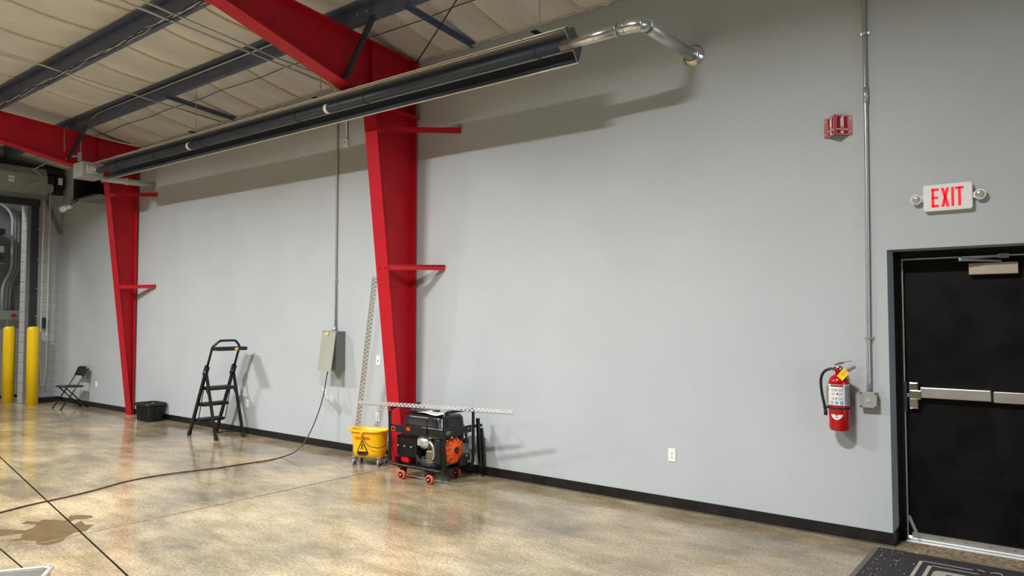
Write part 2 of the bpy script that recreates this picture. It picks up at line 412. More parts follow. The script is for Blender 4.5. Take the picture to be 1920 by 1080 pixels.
# ---- next room behind the opening
XF = -18.7
struct('wall_beyond', MB().box(XL-.3, XL-.2, .3, 1.7, 0, 5.6).box(XF-.1, XF, -6, 3, 0, 5.6).box(XF, XL-.3, 1.6, 1.7, 0, 5.6).box(XF, XL-.3, -6, -5.9, 0, 5.6).box(XF, XL-.3, -6, 3, 5.5, 5.6), 'far_wall')
struct('floor_beyond', MB().box(XF, XL-.3, .34, 3, -.2, 0), 'floor')
fl = bpy.data.lights.new('utility_room_fill', 'AREA'); fl.energy = 90; fl.size = .5; fl.color = LAMP_COL  # unseen area light added to brighten the room behind the opening
fl.size = .8; fo = bpy.data.objects.new('utility_room_fill', fl); COL.objects.link(fo); fo.location = (-17.7, -2.6, 5.2)

# ------------------------------------------------------------------ steel frame
def column(xw, prof, ztop, label, yo, arms):
    """tapered red column; prof gives inner flange y at z = 0 and at ztop"""
    t = thing('steel_column', (xw, -.1, 0), 0, label, 'column', 'tapered red columns along the grey wall')
    y0, y1 = prof; hw = .1
    fn = lambda z: y0+(y1-y0)*z/ztop
    MB().prism([(yo, 0), (fn(0), 0), (fn(ztop), ztop), (yo, ztop)], lambda y, z: (xw-.005, y, z), lambda y, z: (xw+.005, y, z)).build('web', 'red_steel', t, world=True)
    MB().box(xw-hw, xw+hw, yo, yo+.014, 0, ztop).build('outer_flange', 'red_steel', t, world=True, bevel=.002)
    MB().prism([(fn(0), 0), (fn(0)-.014, 0), (fn(ztop)-.014, ztop), (fn(ztop), ztop)], lambda y, z: (xw-hw, y, z), lambda y, z: (xw+hw, y, z)).build('inner_flange', 'red_steel', t, world=True, bevel=.002)
    MB().box(xw-hw-.01, xw+hw+.01, fn(0)-.03, yo+.02, 0, .016).build('base_plate', 'red_steel', t, world=True)
    MB().box(xw-hw-.03, xw+hw+.05, fn(ztop)-.05, yo+.02, ztop, ztop+.022).build('cap_plate', 'red_steel', t, world=True, bevel=.002)
    for z, dx in arms:
        a = MB().bar((xw+.09, fn(z)-.006, z), (xw+hw+dx, -.012, z), .006, .06).bar((xw+.09, fn(z)+.02, z+.028), (xw+hw+dx, .0-.008, z+.028), .05, .005)
        a.build('girt_brace', 'red_steel', t, world=True)
        for q in (-.05, .05): MB().lathe([(.013, -.012), (.011, 0)], 8, (xw+q, fn(z)-.014, z), 'y').build('bolt', 'red_steel', t, world=True)
    return t
column(-6.23, (-.195, -.67), 4.06, 'red tapered steel column rising behind the yellow mop bucket and generator', -.045, [(3.82, .69), (2.28, .44)])
column(-13.26, (-.06, -.52), 4.06, 'red tapered steel column standing beside the black plastic tote', -.045, [(3.84, .66), (2.25, .66)])

def rafter(xw, bot, label, depth_end):
    t = thing('steel_rafter', (xw, -.6, 4.084), 0, label, 'rafter', 'red steel rafters')
    top = lambda y: 4.745+.092*(-y)
    B = [(-.06, 4.084), (-.70, 4.084)]+bot
    ye, ze = bot[-1]; B2 = B+[(YF+.2, top(YF+.2)-depth_end)]
    poly = B2+[(YF+.2, top(YF+.2)), (-.06, top(-.06))]
    MB().prism(poly, lambda y, z: (xw-.005, y, z), lambda y, z: (xw+.005, y, z)).build('web', 'red_steel', t, world=True)
    L = B2[1:]
    m = MB()
    g = [[(xw-.1, y, z) for y, z in L], [(xw+.1, y, z) for y, z in L]]
    m.sheet(g, False); m.build('bottom_flange', 'red_steel', t, world=True, solid=.016)
    m = MB(); m.sheet([[(xw-.1, y, top(y)-.008) for y in (-.06, YF+.2)], [(xw+.1, y, top(y)-.008) for y in (-.06, YF+.2)]], False); m.build('top_flange', 'red_steel', t, world=True, solid=.014)
    MB().box(xw-.1, xw+.1, -.06, -.046, 4.084, top(-.05)).build('end_plate', 'red_steel', t, world=True)
    MB().box(xw-.07, xw+.07, -.695, -.68, 4.10, top(-.69)-.02).build('stiffener', 'red_steel', t, world=True)
    return t
rafter(-6.23, [(-.98, 4.214), (-1.79, 4.446), (-2.485, 4.648), (-3.2, 4.76)], 'red steel rafter above the tube heater, joined to the column by the generator', .33)
rafter(-13.26, [(-1.01, 4.253), (-1.594, 4.374), (-2.149, 4.484), (-3.2, 4.69)], 'red steel rafter at the burner end of the tube heater by the overhead door', .36)
er = thing('end_rafter', (XL+.12, -.3, 4.55), 0, 'dark steel end rafter running above the grey overhead door hood', 'beam')
zr = lambda y: 4.745+.092*(-y)
MB().prism([(-.05, 4.62), (YF+.3, zr(YF+.3)-.25), (YF+.3, zr(YF+.3)-.02), (-.05, 4.74)], lambda y, z: (XL+.14, y, z), lambda y, z: (XL+.15, y, z)).build('web', 'dark_steel', er, world=True)
MB().sheet([[(XL+.06, -.05, 4.62), (XL+.06, YF+.3, zr(YF+.3)-.25)], [(XL+.24, -.05, 4.62), (XL+.24, YF+.3, zr(YF+.3)-.25)]], False).build('bottom_flange', 'dark_steel', er, world=True, solid=.014)

def purlin(y, z, label, h_=.2):
    t = thing('roof_purlin', (-6, y, z), 0, label, 'purlin', 'dark blue roof purlins')
    h = h_
    prof = [(.065, 0), (.065, .02), (.060, .02), (.060, .005), (.004, .005), (.004, h), (-.07, h), (-.07, h-.022), (-.065, h-.022), (-.065, h-.005), (0, h-.005), (0, 0)]
    MB().prism(prof, lambda a, b: (XL-.02, y+a, z+b), lambda a, b: (XR-.1, y+a, z+b)).build('purlin_section', 'blue_steel', t, world=True)
    for xf in (-6.23, -13.26):
        MB().box(xf-.06, xf+.06, y+.002, y+.01, z-.002, z+.15).build('purlin_clip', 'blue_steel', t, world=True)
        for s in (-.4, -.25, .25, .4):
            MB().lathe([(.011, -.01), (.011, 0)], 6, (xf+s, y-.004, z+.1), 'y').build('bolt', 'galv', t, world=True)
    return t
purlin(-1.06, 4.845, 'dark blue roof purlin over the tube heater with a thin conduit along it')
purlin(-2.22, 4.952, 'dark blue roof purlin with loose cables strung along its lower edge', .255)

# fly braces between purlin and wall, brace struts, brace rod
for xa, lab in ((-5.24, 'dark blue stub brace from purlin to wall between red column and flue pipe'), (-10.07, 'dark blue stub brace from purlin to wall above the step ladder'), (-14.0, 'dark blue stub brace from purlin to wall above the heater burner')):
    t = thing('eave_brace', (xa, -.1, 4.74), 0, lab, 'brace', 'stub braces at the eave')
    MB().bar((xa, -1.09, 4.835), (xa-.02, -.02, 4.745), .012, .055).build('angle_leg', 'blue_steel', t, world=True)
    MB().bar((xa+.02, -1.09, 4.860), (xa, -.02, 4.77), .045, .006).build('angle_leg', 'blue_steel', t, world=True)
    MB().lathe([(.012, -.01), (.012, .012)], 8, (xa-.015, -.04, 4.745), 'x').build('bolt', 'galv', t, world=True)
for xw, zb, yb, lab in ((-6.23, 4.25, -1.12, 'dark flange strut bolted across the red rafter above the generator'), (-13.26, 4.32, -1.18, 'dark flange strut bolted across the red rafter beside the overhead door')):
    t = thing('flange_strut', (xw+.1, yb, zb), 0, lab, 'brace', 'flange struts')
    MB().bar((xw+.09, yb, zb+.03), (xw+.50, -1.08, 4.86), .05, .008, (0, 1, 0)).bar((xw+.11, yb+.02, zb+.03), (xw+.52, -1.06, 4.86), .006, .045, (0, 1, 0)).build('angle', 'dark_steel', t, world=True)
    MB().lathe([(.014, -.006), (.014, .008)], 8, (xw+.045, yb-.01, zb+.03), 'x').build('bolt', 'galv', t, world=True)
t = thing('brace_rod', (-6.12, -.1, 4.75), 0, 'thin steel cross brace rod running up from the red column knee', 'rod')
MB().tube([(-6.10, -.09, 4.70), (-4.7, -.95, 4.74), (-4.0, -1.4, 4.76)], .008, 6).build('rod', 'dark_steel', t, world=True)
MB().box(-6.14, -6.06, -.12, -.06, 4.67, 4.73).build('clevis', 'red_steel', t, world=True)
t = thing('retaining_wire', (-9, -.66, 4.9), 0, 'thin dark wire holding the roof insulation between purlin and wall', 'wire')
MB().tube([(-16.4+i*.5, -.66, 4.882-.012*math.sin(i*2.1)) for i in range(34)], .005, 5).build('wire', 'dark_steel', t, world=True)

# ------------------------------------------------------------------ conduits under the roof
def conduit(name, pts, r, label, rf=.12, straps=(), group=None, mt='galv', cat='conduit'):
    p = fillet(pts, rf); t = thing(name, p[0], 0, label, cat, group)
    MB().tube(p, r, 10).build('pipe', mt, t, world=True)
    for s in straps:
        s = V(s); MB().lathe([(r*1.25, -.012), (r*1.25, .012)], 10, s, 'z').build('coupling', mt, t, world=True)
        MB().box(s.x-.03, s.x+.034, -.012, -.002, s.z-.01, s.z+.01).build('strap', mt, t, world=True)
    return t
yr = lambda y: 4.80+.09*(-y)*.75
conduit('electrical_conduit', [(-7.625, -.018, 1.545), (-7.625, -.018, 4.72), (-7.63, -.2, 4.76), (-7.63, -3.2, 4.985), (-7.63, -5.5, 5.05)], .0135,
        'steel conduit running down the wall into the open grey disconnect box', .12, [(-7.625, -.018, 3.52), (-7.625, -.018, 2.2)], 'conduits crossing under the roof')
conduit('electrical_conduit', [(-7.435, -.018, 4.03), (-7.435, -.018, 4.69), (-7.44, -.2, 4.755), (-7.44, -1.06, 4.80), (-7.44, -3.2, 4.995), (-7.44, -5.5, 5.05)], .012,
        'steel conduit dropping down the wall to the small white junction box', .1, [], 'conduits crossing under the roof')
conduit('electrical_conduit', [(-10.45, -.03, 4.765), (-10.47, -1.7, 4.90), (-10.5, -3.0, 5.03), (-10.5, -5.5, 5.1)], .011,
        'thin steel conduit crossing the purlins above the step ladder', .1, [], 'conduits crossing under the roof')
t = conduit('electrical_conduit', [(-12.6, -1.075, 4.92), (-12.3, -1.075, 5.0), (-6.4, -1.075, 4.985)], .010, 'thin pale conduit fixed along the face of the purlin', .1)
conduit('electrical_conduit', [(-13.08, -.95, 4.80), (-12.9, -.4, 4.72), (-12.75, -.05, 4.68)], .012, 'short pale conduit between rafter and wall near the heater burner', .1)
b = thing('junction_box', (-7.435, 0, 3.93), 0, 'small white metal junction box high on the wall beside the red column', 'box')
MB().box(-.036, .036, -.045, 0, 0, .10).build('body', 'white_plastic', b, bevel=.005)
MB().box(-.02, .02, -.05, -.045, .02, .08).build('cover', 'galv', b, bevel=.002)
# loose cables on purlin
for i in range(4):
    r_ = random.Random(i); pts = []
    xx = -13.0
    while xx < -6.5:
        pts.append((xx, -2.275-.012*i+r_.uniform(-.006, .006), 4.955-.008*i-abs(math.sin(xx*1.9+i))*(.03+.012*i)+r_.uniform(-.006, .006))); xx += .22
    t = thing('loose_cable', pts[0], 0, ['white low voltage cable strung along the purlin edge', 'black low voltage cable sagging under the purlin edge', 'grey low voltage cable strung along the purlin edge', 'black thin cable sagging lowest under the purlin edge'][i], 'cable', 'cables along the purlin')
    MB().tube(spline(pts, 3), .005, 5).build('cable', ['white_plastic', 'black_matte', 'pvc', 'black_matte'][i], t, world=True)

# ------------------------------------------------------------------ tube heater
ht = thing('tube_heater', (-7.8, -1.0, 3.88), 0, 'long grey radiant tube heater hung below the roof along the wall', 'heater')
XA, XB = -3.3, -12.4
def hx(x, y, z):
    s = (x-XA)/(XB-XA); return (x, y, z+.07*s)
sec = [(-1.105, 4.12), (-.962, 4.165), (-.845, 4.02), (-.90, 3.878)]
xs = [XA+(XB-XA)*i/10 for i in range(11)]
MB().sheet([[hx(x, y, z) for x in xs] for y, z in sec], False).build('reflector', 'reflector', ht, world=True, solid=.003)
for y, z in (sec[0], sec[3]): MB().tube([hx(x, y, z) for x in xs], .007, 6).build('reflector_lip', 'lip_metal', ht, world=True)
ip = (-1.0, 4.125)
MB().tube([hx(x, -1.035, 4.135) for x in xs[:]], .008, 6).build('lit_inner_rib', 'lip_metal', ht, world=True)  # rib on the reflector crease, its pale tan standing for the warm reflection
MB().tube([hx(x, -1.0, 4.02) for x in (XA-.1, -7.5, XB)], .05, 18).build('burner_tube', 'tube_steel', ht, world=True)
MB().prism(sec, lambda y, z: hx(XA-.002, y, z), lambda y, z: hx(XA-.010, y, z)).build('end_cap', 'reflector', ht, world=True)
for x in (-3.75, -6.0, -7.2, -9.3, -10.6, -11.8):
    MB().tube([hx(x, *q) for q in [(-1.115, 4.122), (-.962, 4.178), (-.832, 4.022), (-.895, 3.865)]], .006, 6).build('reflector_strap', 'dark_steel', ht, world=True)
    pts = [hx(x+.1, -1.0+.058*math.cos(a), 4.02+.058*math.sin(a)) for a in [PI*k/8-PI*.9 for k in range(17)]]
    MB().tube(pts, .004, 5).build('tube_hanger', 'dark_steel', ht, world=True)
for x in (-6.55, -9.55): MB().lathe([(.0535, -.025), (.0535, .025)], 18, hx(x, -1.0, 4.02), 'x').build('white_band', 'white_plastic', ht, world=True, label='white band around the heater tube')
def chain(x, label):
    z0, z1 = 4.20, roof_z(-.97)-.03
    if x < -8: z0 += .05
    t = thing('hanging_chain', (x, -.975, z0), 0, label, 'chain', 'chains holding the tube heater')
    m = MB(); z = 0; k = 0
    while z < z1-z0:
        pts = []
        for q in range(8):
            a = 2*PI*q/8; u = .009*math.cos(a); h = .02*math.sin(a)+z+.02
            pts.append((u, 0, h) if k % 2 else (0, u, h))
        m.tube(pts, .0028, 5, closed=True); z += .032; k += 1
    m.build('chain_links', 'galv', t)
    MB().box(-.03, .03, -.1, .1, -.015, -.008).build('hanger_bracket', 'dark_steel', t)
chain(-3.65, 'steel chain holding the heater near the flue pipe'); chain(-6.72, 'steel chain holding the heater beside the red column'); chain(-9.45, 'steel chain holding the heater above the step ladder')
# flue
fp = thing('flue_pipe', (-2.65, -.5, 4.03), 0, 'shiny metal flue pipe running from the heater end into the wall', 'pipe')
MB().tube([(-3.403, -1.0, 4.015), (-2.86, -.985, 4.03)], .05, 20).build('straight_pipe', 'flue_metal', fp, world=True)
el = [(-2.87, -.985, 4.03), (-2.80, -.985, 4.03), (-2.74, -.983, 4.03), (-2.69, -.967, 4.03), (-2.66, -.935, 4.03), (-2.652, -.89, 4.03)]
MB().tube(el, .056, 20).build('elbow', 'flue_metal', fp, world=True)
for i in (0, 1, 3, 5):
    p = V(el[i]); q = V(el[min(i+1, 5)]) if i < 5 else p+V((0, .05, 0)); d = (q-p).normalized()
    MB().tube([p-d*.006, p+d*.006], .060, 20).build('seam_bead', 'flue_metal', fp, world=True)
MB().tube([(-2.652, -.9, 4.03), (-2.652, -.005, 4.05)], .052, 20).build('wall_run', 'galv', fp, world=True)
MB().lathe([(.10, 0), (.10, -.008), (.085, -.014), (.078, -.05), (.056, -.055)], 26, (-2.652, 0, 4.05), 'y').build('wall_collar', 'flue_metal', fp, world=True)
# burner end
bu = thing('burner_box', (-12.75, -1.0, 4.0), 0, 'grey heater burner box with blower at the far end of the tube heater', 'burner')
MB().box(-12.98, -12.62, -1.17, -.84, 4.0, 4.25).build('casing', 'grey_box', bu, world=True, bevel=.008)
MB().tube(fillet([(-12.62, -1.0, 4.14), (-12.52, -1.0, 4.14), (-12.44, -1.0, 4.095), (-12.401, -1.0, 4.09)], .04), .06, 14).build('blower_elbow', 'galv', bu, world=True)
MB().box(-12.66, -12.60, -1.1, -.92, 4.06, 4.2).build('blower_flange', 'galv', bu, world=True, bevel=.01)
ai = thing('air_intake_pipe', (-12.7, -.4, 4.0), 0, 'grey air intake pipe from the burner box to the wall behind the red column', 'pipe')
MB().tube([(-12.72, -.835, 4.02), (-12.66, -.45, 4.02), (-12.62, -.02, 4.02)], .05, 14).build('pipe', 'pvc', ai, world=True)
MB().lathe([(.058, -.03), (.058, .03)], 14, (-12.66, -.45, 4.02), 'y').build('coupling', 'pvc', ai, world=True)
# black hooded cabinet and clamp lamp behind the column
vb = thing('wall_louvre_box', (-14.4, -.2, 3.95), 0, 'black open louvre box fixed high on the wall behind the red column', 'box')
MB().box(-14.85, -13.75, -.02, 0, 3.93, 4.42).box(-14.85, -13.75, -.45, 0, 4.40, 4.42).box(-14.85, -14.83, -.45, 0, 3.93, 4.42).build('shell', 'black_matte', vb, world=True)
MB().box(-14.85, -13.75, -.48, 0, 3.91, 3.93).build('bottom_shelf', 'grey_dark', vb, world=True)
MB().bar((-14.85, -.48, 3.92), (-13.75, -.48, 3.92), .02, .03).build('shelf_edge', 'dark_steel', vb, world=True)
cl_ = thing('clamp_lamp', (-14.7, -.5, 3.85), 0, 'small white clamp lamp on a black arm below the louvre box', 'lamp')
MB().tube(spline([(-14.6, -.46, 3.91), (-14.65, -.5, 3.86), (-14.78, -.5, 3.86), (-14.82, -.5, 3.82)], 4), .012, 6).build('arm', 'black_matte', cl_, world=True)
MB().tube([(-14.80, -.5, 3.80), (-14.86, -.53, 3.78)], [.035, .04], 12).build('lamp_socket', 'white_plastic', cl_, world=True)
MB().tube([(-14.86, -.55, 3.79), (-15.0, -.58, 3.75)], [.04, .065], 14).build('shade', 'white_plastic', cl_, world=True)

# ------------------------------------------------------------------ overhead door operator, chain, braces
op = thing('door_operator', (XL+.2, -.2, 4.25), 0, 'black overhead door chain hoist operator with wiring beside the grey hood', 'motor')
MB().box(XL+.01, XL+.04, -.33, -.02, 4.24, 4.86).build('mounting_plate', 'dark_steel', op, world=True)
MB().box(XL+.04, XL+.3, -.23, -.07, 4.30, 4.605).build('gear_case', 'black_plastic', op, world=True, bevel=.015)
MB().lathe([(.09, -.16), (.1, -.14), (.1, .12), (.09, .14)], 20, (XL+.2, -.36, 4.5), 'y').build('motor_drum', 'black_plastic', op, world=True)
for k in range(4): MB().lathe([(.106, -.008), (.106, .008)], 20, (XL+.2, -.46+.05*k, 4.5), 'y').build('cooling_fin', 'dark_steel', op, world=True)
MB().box(XL+.3, XL+.304, -.19, -.11, 4.42, 4.56).build('rating_plate', 'white_paper', op, world=True)
MB().lathe([(.11, -.02), (.12, 0), (.11, .02)], 20, (XL+.24, -.36, 4.34), 'x').build('chain_wheel', 'galv', op, world=True)
MB().tube(spline([(XL+.5, -.7, 4.62), (XL+.42, -.55, 4.55), (XL+.42, -.52, 4.44), (XL+.42, -.65, 4.36), (XL+.4, -.78, 4.32)], 5), .011, 6).build('flex_conduit', 'pvc', op, world=True)
MB().tube(spline([(XL+.5, -.72, 4.62), (XL+.8, -.6, 4.72), (XL+1.4, -.62, 4.74)], 5), .011, 6).build('flex_conduit', 'pvc', op, world=True)
MB().tube(spline([(XL+.3, -.1, 4.28), (XL+.3, -.2, 4.27), (XL+.2, -.05, 4.25), (XL+.1, -.05, 4.27)], 5), .014, 6).build('power_cable', 'black_matte', op, world=True)
hc = thing('hoist_chain', (XL+.24, -.36, .3), 0, 'long galvanised hand chain loop hanging from the overhead door operator', 'chain')
m = MB()
for s in (-1, 1):
    z = .36
    k = 0
    while z < 4.3:
        yy = -.36+s*.055*min(1, (z-.3)/.5+.1); pts = []
        for q in range(6):
            a = 2*PI*q/6; u = .013*math.cos(a); h = .026*math.sin(a)
            pts.append((XL+.24+(u if k % 2 else 0), yy+(0 if k % 2 else u), z+h))
        m.tube(pts, .0075, 4, closed=True); z += .042; k += 1
m.build('chain_links', 'chain_metal', hc, world=True)
cg = thing('chain_keeper', (XL+.04, -.31, 1.6), 0, 'dark chain keeper bracket on the block wall behind the hand chain', 'bracket')
MB().box(XL+.005, XL+.09, -.36, -.27, 1.5, 1.72).build('body', 'dark_steel', cg, world=True, bevel=.005)
for off, lab in ((0, 'upper grey diagonal brace angle below the door operator'), (.06, 'lower grey diagonal brace angle below the door operator')):
    t = thing('diagonal_brace', (XL+.03, -.3, 4.2), 0, lab, 'brace')
    MB().bar((XL+.055, -.325-off*.3, 4.225-off), (XL+.055, -.02-off*.5, 3.45-off*.3), .03, .03).build('angle', 'grey_dark', t, world=True)

# ------------------------------------------------------------------ next room: switchboard and conduits
eb = thing('electrical_cabinet', (-18.45, -.6, .05), 0, 'tall grey electrical switchboard cabinet seen through the overhead door opening', 'cabinet')
MB().box(-18.69, -18.2, -1.3, -.12, .05, 1.87).build('body', 'grey_box', eb, world=True, bevel=.006)
MB().box(-18.2, -18.188, -.98, -.15, .12, 1.44).build('door', 'grey_box', eb, world=True, bevel=.004)
MB().box(-18.2, -18.186, -.66, -.46, 1.50, 1.68).build('vent', 'grey_dark', eb, world=True); MB().box(-18.2, -18.186, -.42, -.2, 1.50, 1.68).build('vent', 'grey_dark', eb, world=True)
MB().box(-18.2, -18.186, -.36, -.27, 1.73, 1.80).build('warning_label', 'ink_red', eb, world=True)
MB().box(-18.19, -18.17, -.42, -.34, 1.36, 1.39).build('handle', 'ink', eb, world=True)
for i in range(3):
    y0 = -.48+.09*i; xc = -18.36-.085*i
    conduit('fat_conduit', [(xc, y0, 1.87), (xc, y0, 2.45), (xc, y0+.16, 2.75), (xc, y0+.16, 4.05), (xc, y0-.25, 4.3), (xc, -2.2, 4.5)], .035,
            ['fat grey conduit bending up from the switchboard, leftmost of three', 'fat grey conduit bending up from the switchboard, middle of three', 'fat grey conduit bending up from the switchboard, next to the block jamb'][i], .25, [], 'bent conduits above the switchboard', 'pvc')
for i in range(4):
    conduit('thin_conduit', [(-18.45, -.98+.09*i, 1.87), (-18.45, -.98+.09*i, 2.9)], .018, 'thin straight conduit rising from the switchboard top', .1, [], 'straight conduits above the switchboard', 'grey_dark')
t = thing('ceiling_unit', (-18.3, -.9, 2.9), 0, 'grey duct unit with dark rails hung over the switchboard', 'duct')
MB().box(-18.65, -18.25, -2.4, -.5, 3.12, 3.26).build('duct', 'pvc', t, world=True, bevel=.01)
MB().box(-18.65, -18.22, -2.4, -.5, 3.0, 3.05).build('rail', 'dark_steel', t, world=True); MB().box(-18.65, -18.22, -2.4, -.5, 3.52, 3.64).build('rail', 'dark_steel', t, world=True)
MB().box(-18.65, -18.22, -2.4, -.5, 2.86, 2.90).build('rail', 'grey_dark', t, world=True)

# bollards
def bollard(x, y, label):
    t = thing('bollard', (x, y, 0), 0, label, 'bollard', 'yellow bollards at the overhead door')
    MB().lathe([(.104, 0), (.104, 1.48), (.098, 1.51), (.083, 1.527), (.05, 1.538), (.002, 1.542)], 28).build('sleeve', 'bollard_yellow', t)
bollard(-16.2, -.60, 'yellow bollard standing in front of the black door track')
bollard(-17.05, -.74, 'yellow bollard standing before the electrical switchboard')
t = thing('kerb_stripe', (-17.2, -1.8, 0), 0, 'yellow painted stripe on the floor in the overhead door opening', 'stripe')
MB().box(-17.3, -17.2, -4.8, -1.0, 0, .003).build('paint', 'bollard_yellow', t, world=True)

# ------------------------------------------------------------------ wall fittings
def outlet(x, z, label, kind='outlet'):
    t = thing('wall_outlet' if kind == 'outlet' else 'light_switch', (x, 0, z), 0, label, 'outlet' if kind == 'outlet' else 'switch', 'white wall plates')
    MB().box(-.036, .036, -.007, 0, -.058, .058).build('cover_plate', 'white_plastic', t, bevel=.003)
    if kind == 'outlet':
        for s in (-.02, .02):
            r = MB().lathe([(.016, -.0095), (.016, -.006)], 14, (0, 0, s), 'y').build('receptacle', 'white_plastic', t)
            for q in (-.006, .006): MB().box(q-.0015, q+.0015, -.0102, -.009, s-.001, s+.008).build('slot', 'ink', r)
            MB().lathe([(.0028, -.0102), (.0028, -.009)], 8, (0, 0, s-.008), 'y').build('ground_hole', 'ink', r)
    else:
        MB().box(-.006, .006, -.016, -.006, -.012, .012).build('toggle', 'label_grey', t, bevel=.002)
    MB().lathe([(.003, -.0085), (.003, -.006)], 8, (0, 0, 0 if kind == 'outlet' else .045), 'y').build('screw', 'galv', t)
outlet(-2.90, .475, 'white wall outlet on the bare grey wall between generator and extinguisher')
outlet(-6.81, 1.18, 'white light switch plate on the wall behind the leaning slotted angle', 'switch')
outlet(-6.815, .485, 'white wall outlet low on the wall above the yellow bucket')
outlet(-9.66, .45, 'white wall outlet low on the wall beside the step ladder')
outlet(-14.77, .45, 'white wall outlet low on the wall beside the folding chair')

# right conduit and box
rc_ = conduit('electrical_conduit', [(-1.262, -.03, 1.14), (-1.262, -.03, 1.3), (-1.247, -.02, 3.0), (-1.243, -.02, 4.85)], .0148, 'steel conduit running down the wall between fire sign and exit door', .1, [(-1.243, -.02, 3.905), (-1.258, -.024, 1.55)])
MB().tube([(-1.245, -.02, 3.36), (-1.245, -.02, 3.48)], .0195, 10).build('coupling', 'galv', rc_, world=True)
b = thing('weatherproof_box', (-1.263, 0, 1.085), 0, 'square grey cast junction box under the conduit beside the extinguisher', 'box')
MB().box(-.058, .058, -.055, 0, -.058, .058).build('body', 'grey_box', b, bevel=.006)
MB().box(-.06, .06, -.063, -.053, -.06, .06).build('cover', 'grey_box', b, bevel=.004)
MB().lathe([(.017, -.068), (.019, -.06)], 18, (0, 0, -.002), 'y').build('plug', 'closer_beige', b)
for sx in (-1, 1):
    for sz in (-1, 1): MB().lathe([(.006, -.066), (.006, -.06)], 8, (sx*.05, 0, sz*.05), 'y').build('screw', 'ink', b)

# disconnect box with hanging cover
b = thing('disconnect_box', (-7.58, 0, 1.03), 0, 'grey electrical disconnect box with its cover hanging ajar above the cord', 'box')
MB().box(-7.71, -7.446, -.145, 0, 1.035, 1.535).build('body', 'grey_dark', b, world=True, bevel=.004)
a = V((-7.72, -.155, 1.54)); lo = V((-7.715, -.235, 1.03))
m = MB(); w_ = .275
nrm = V((0, -1, -.15)).normalized()*.012
vs = [a, a+V((w_, 0, 0)), lo+V((w_, 0, 0)), lo]; m.add(vs+[p-nrm*1 for p in vs], [(0, 1, 2, 3), (7, 6, 5, 4), (0, 4, 5, 1), (1, 5, 6, 2), (2, 6, 7, 3), (3, 7, 4, 0)])
cv = m.build('cover', 'grey_enamel', b, world=True)
MB().box(-7.72, -7.445, -.162, -.14, 1.532, 1.545).build('rain_lip', 'grey_enamel', b, world=True)
m = MB(); c0 = a+(lo-a)*.085+V((.12, -.012, 0)); m.box(c0.x-.03, c0.x+.03, c0.y-.002, c0.y, c0.z-.012, c0.z+.008); m.build('yellow_label', 'tag_yellow', cv, world=True)
m = MB(); c0 = a+(lo-a)*.05+V((.12, -.012, 0)); m.box(c0.x-.018, c0.x+.018, c0.y-.002, c0.y, c0.z-.006, c0.z+.01); m.build('white_label', 'white_paper', cv, world=True)
MB().tube([(-7.625, -.05, 1.53), (-7.625, -.018, 1.60)], .022, 12).build('hub', 'galv', b, world=True)
MB().lathe([(.006, 0), (.006, .006)], 8, (-7.446, -.06, 1.2), 'x').build('screw', 'galv', b, world=True)
# extension cord from the box across the floor
cp = [(-7.6, -.13, 1.06)]+[tuple(on_wall(*q)) for q in ((613, 703, -.19), (607, 738, -.25), (598, 770, -.33), (585, 803, -.44), (570, 830, -.56), (553, 847, -.67))]
for px, py in ((530, 858), (505, 864), (480, 868), (440, 874), (400, 880), (340, 887), (280, 896), (230, 906), (180, 920), (140, 930), (95, 940), (50, 950), (0, 963), (-80, 984), (-200, 1010)):
    p = on_floor(px, py); cp.append((p.x, p.y, .009))
t = thing('extension_cord', (-7.6, -.13, 0), 0, 'dark brown extension cord hanging from the disconnect box and snaking across the floor', 'cord')
MB().tube(spline(cp, 5), .0075, 7).build('cord', 'cord', t, world=True)
t = thing('cord_tag', (-7.66, -.2, .75), 0, 'clear plastic tag tied to the cord under the disconnect box', 'tag')
m = MB(); p0 = V((-7.665, -.195, .80)); d_ = V((.16, .04, -.17)); n_ = V((.03, 0, .04))
m.sheet([[p0+d_*s+n_*(-1)+V((0, .012*math.sin(s*9), 0)) for s in (0, .25, .5, .75, 1)], [p0+d_*s+n_+V((0, .012*math.sin(s*9+1), 0)) for s in (0, .25, .5, .75, 1)]]); m.build('film', 'glass_tag', t, world=True, solid=.001)

# ------------------------------------------------------------------ exit sign
ex = thing('exit_sign', (-.715, 0, 2.573), 0, 'white EXIT sign with two round emergency lamps above the door', 'sign')
def rrect(w, h, r, n=5):
    out = []
    for cx, cy, a0 in ((w-r, h-r, 0), (-w+r, h-r, PI/2), (-w+r, -h+r, PI), (w-r, -h+r, 3*PI/2)):
        for k in range(n+1): out.append((cx+r*math.cos(a0+PI/2*k/n), cy+r*math.sin(a0+PI/2*k/n)))
    return out
MB().prism(rrect(.153, .096, .02), lambda a, b: (a, 0, b), lambda a, b: (a, -.045, b)).build('housing', 'white_plastic', ex, bevel=.004)
def letter(m, x, parts):
    for p in parts: m.prism([(x+a, b) for a, b in p], lambda a, b: (a, -.0442, b), lambda a, b: (a, -.0475, b))
H2, S = .068, .017
def rc(a, b, c, d): return [(a, c), (b, c), (b, d), (a, d)]
W2 = .046
for nm, x0, parts in (('E', -.100, [rc(0, S, -H2, H2), rc(0, W2, H2-S, H2), rc(0, W2*.9, -S/2, S/2), rc(0, W2, -H2, -H2+S)]),
                      ('X', -.040, [[(0, H2), (S+.002, H2), (W2+.006, -H2), (W2-S+.004, -H2)], [(0, -H2), (S+.002, -H2), (W2+.006, H2), (W2-S+.004, H2)]]),
                      ('I', .024, [rc(0, S, -H2, H2)]),
                      ('T', .048, [rc(0, W2+.006, H2-S, H2), rc(.018, .018+S, -H2, H2)])):
    m = MB(); letter(m, x0, parts); m.build('letter', 'exit_red', ex)
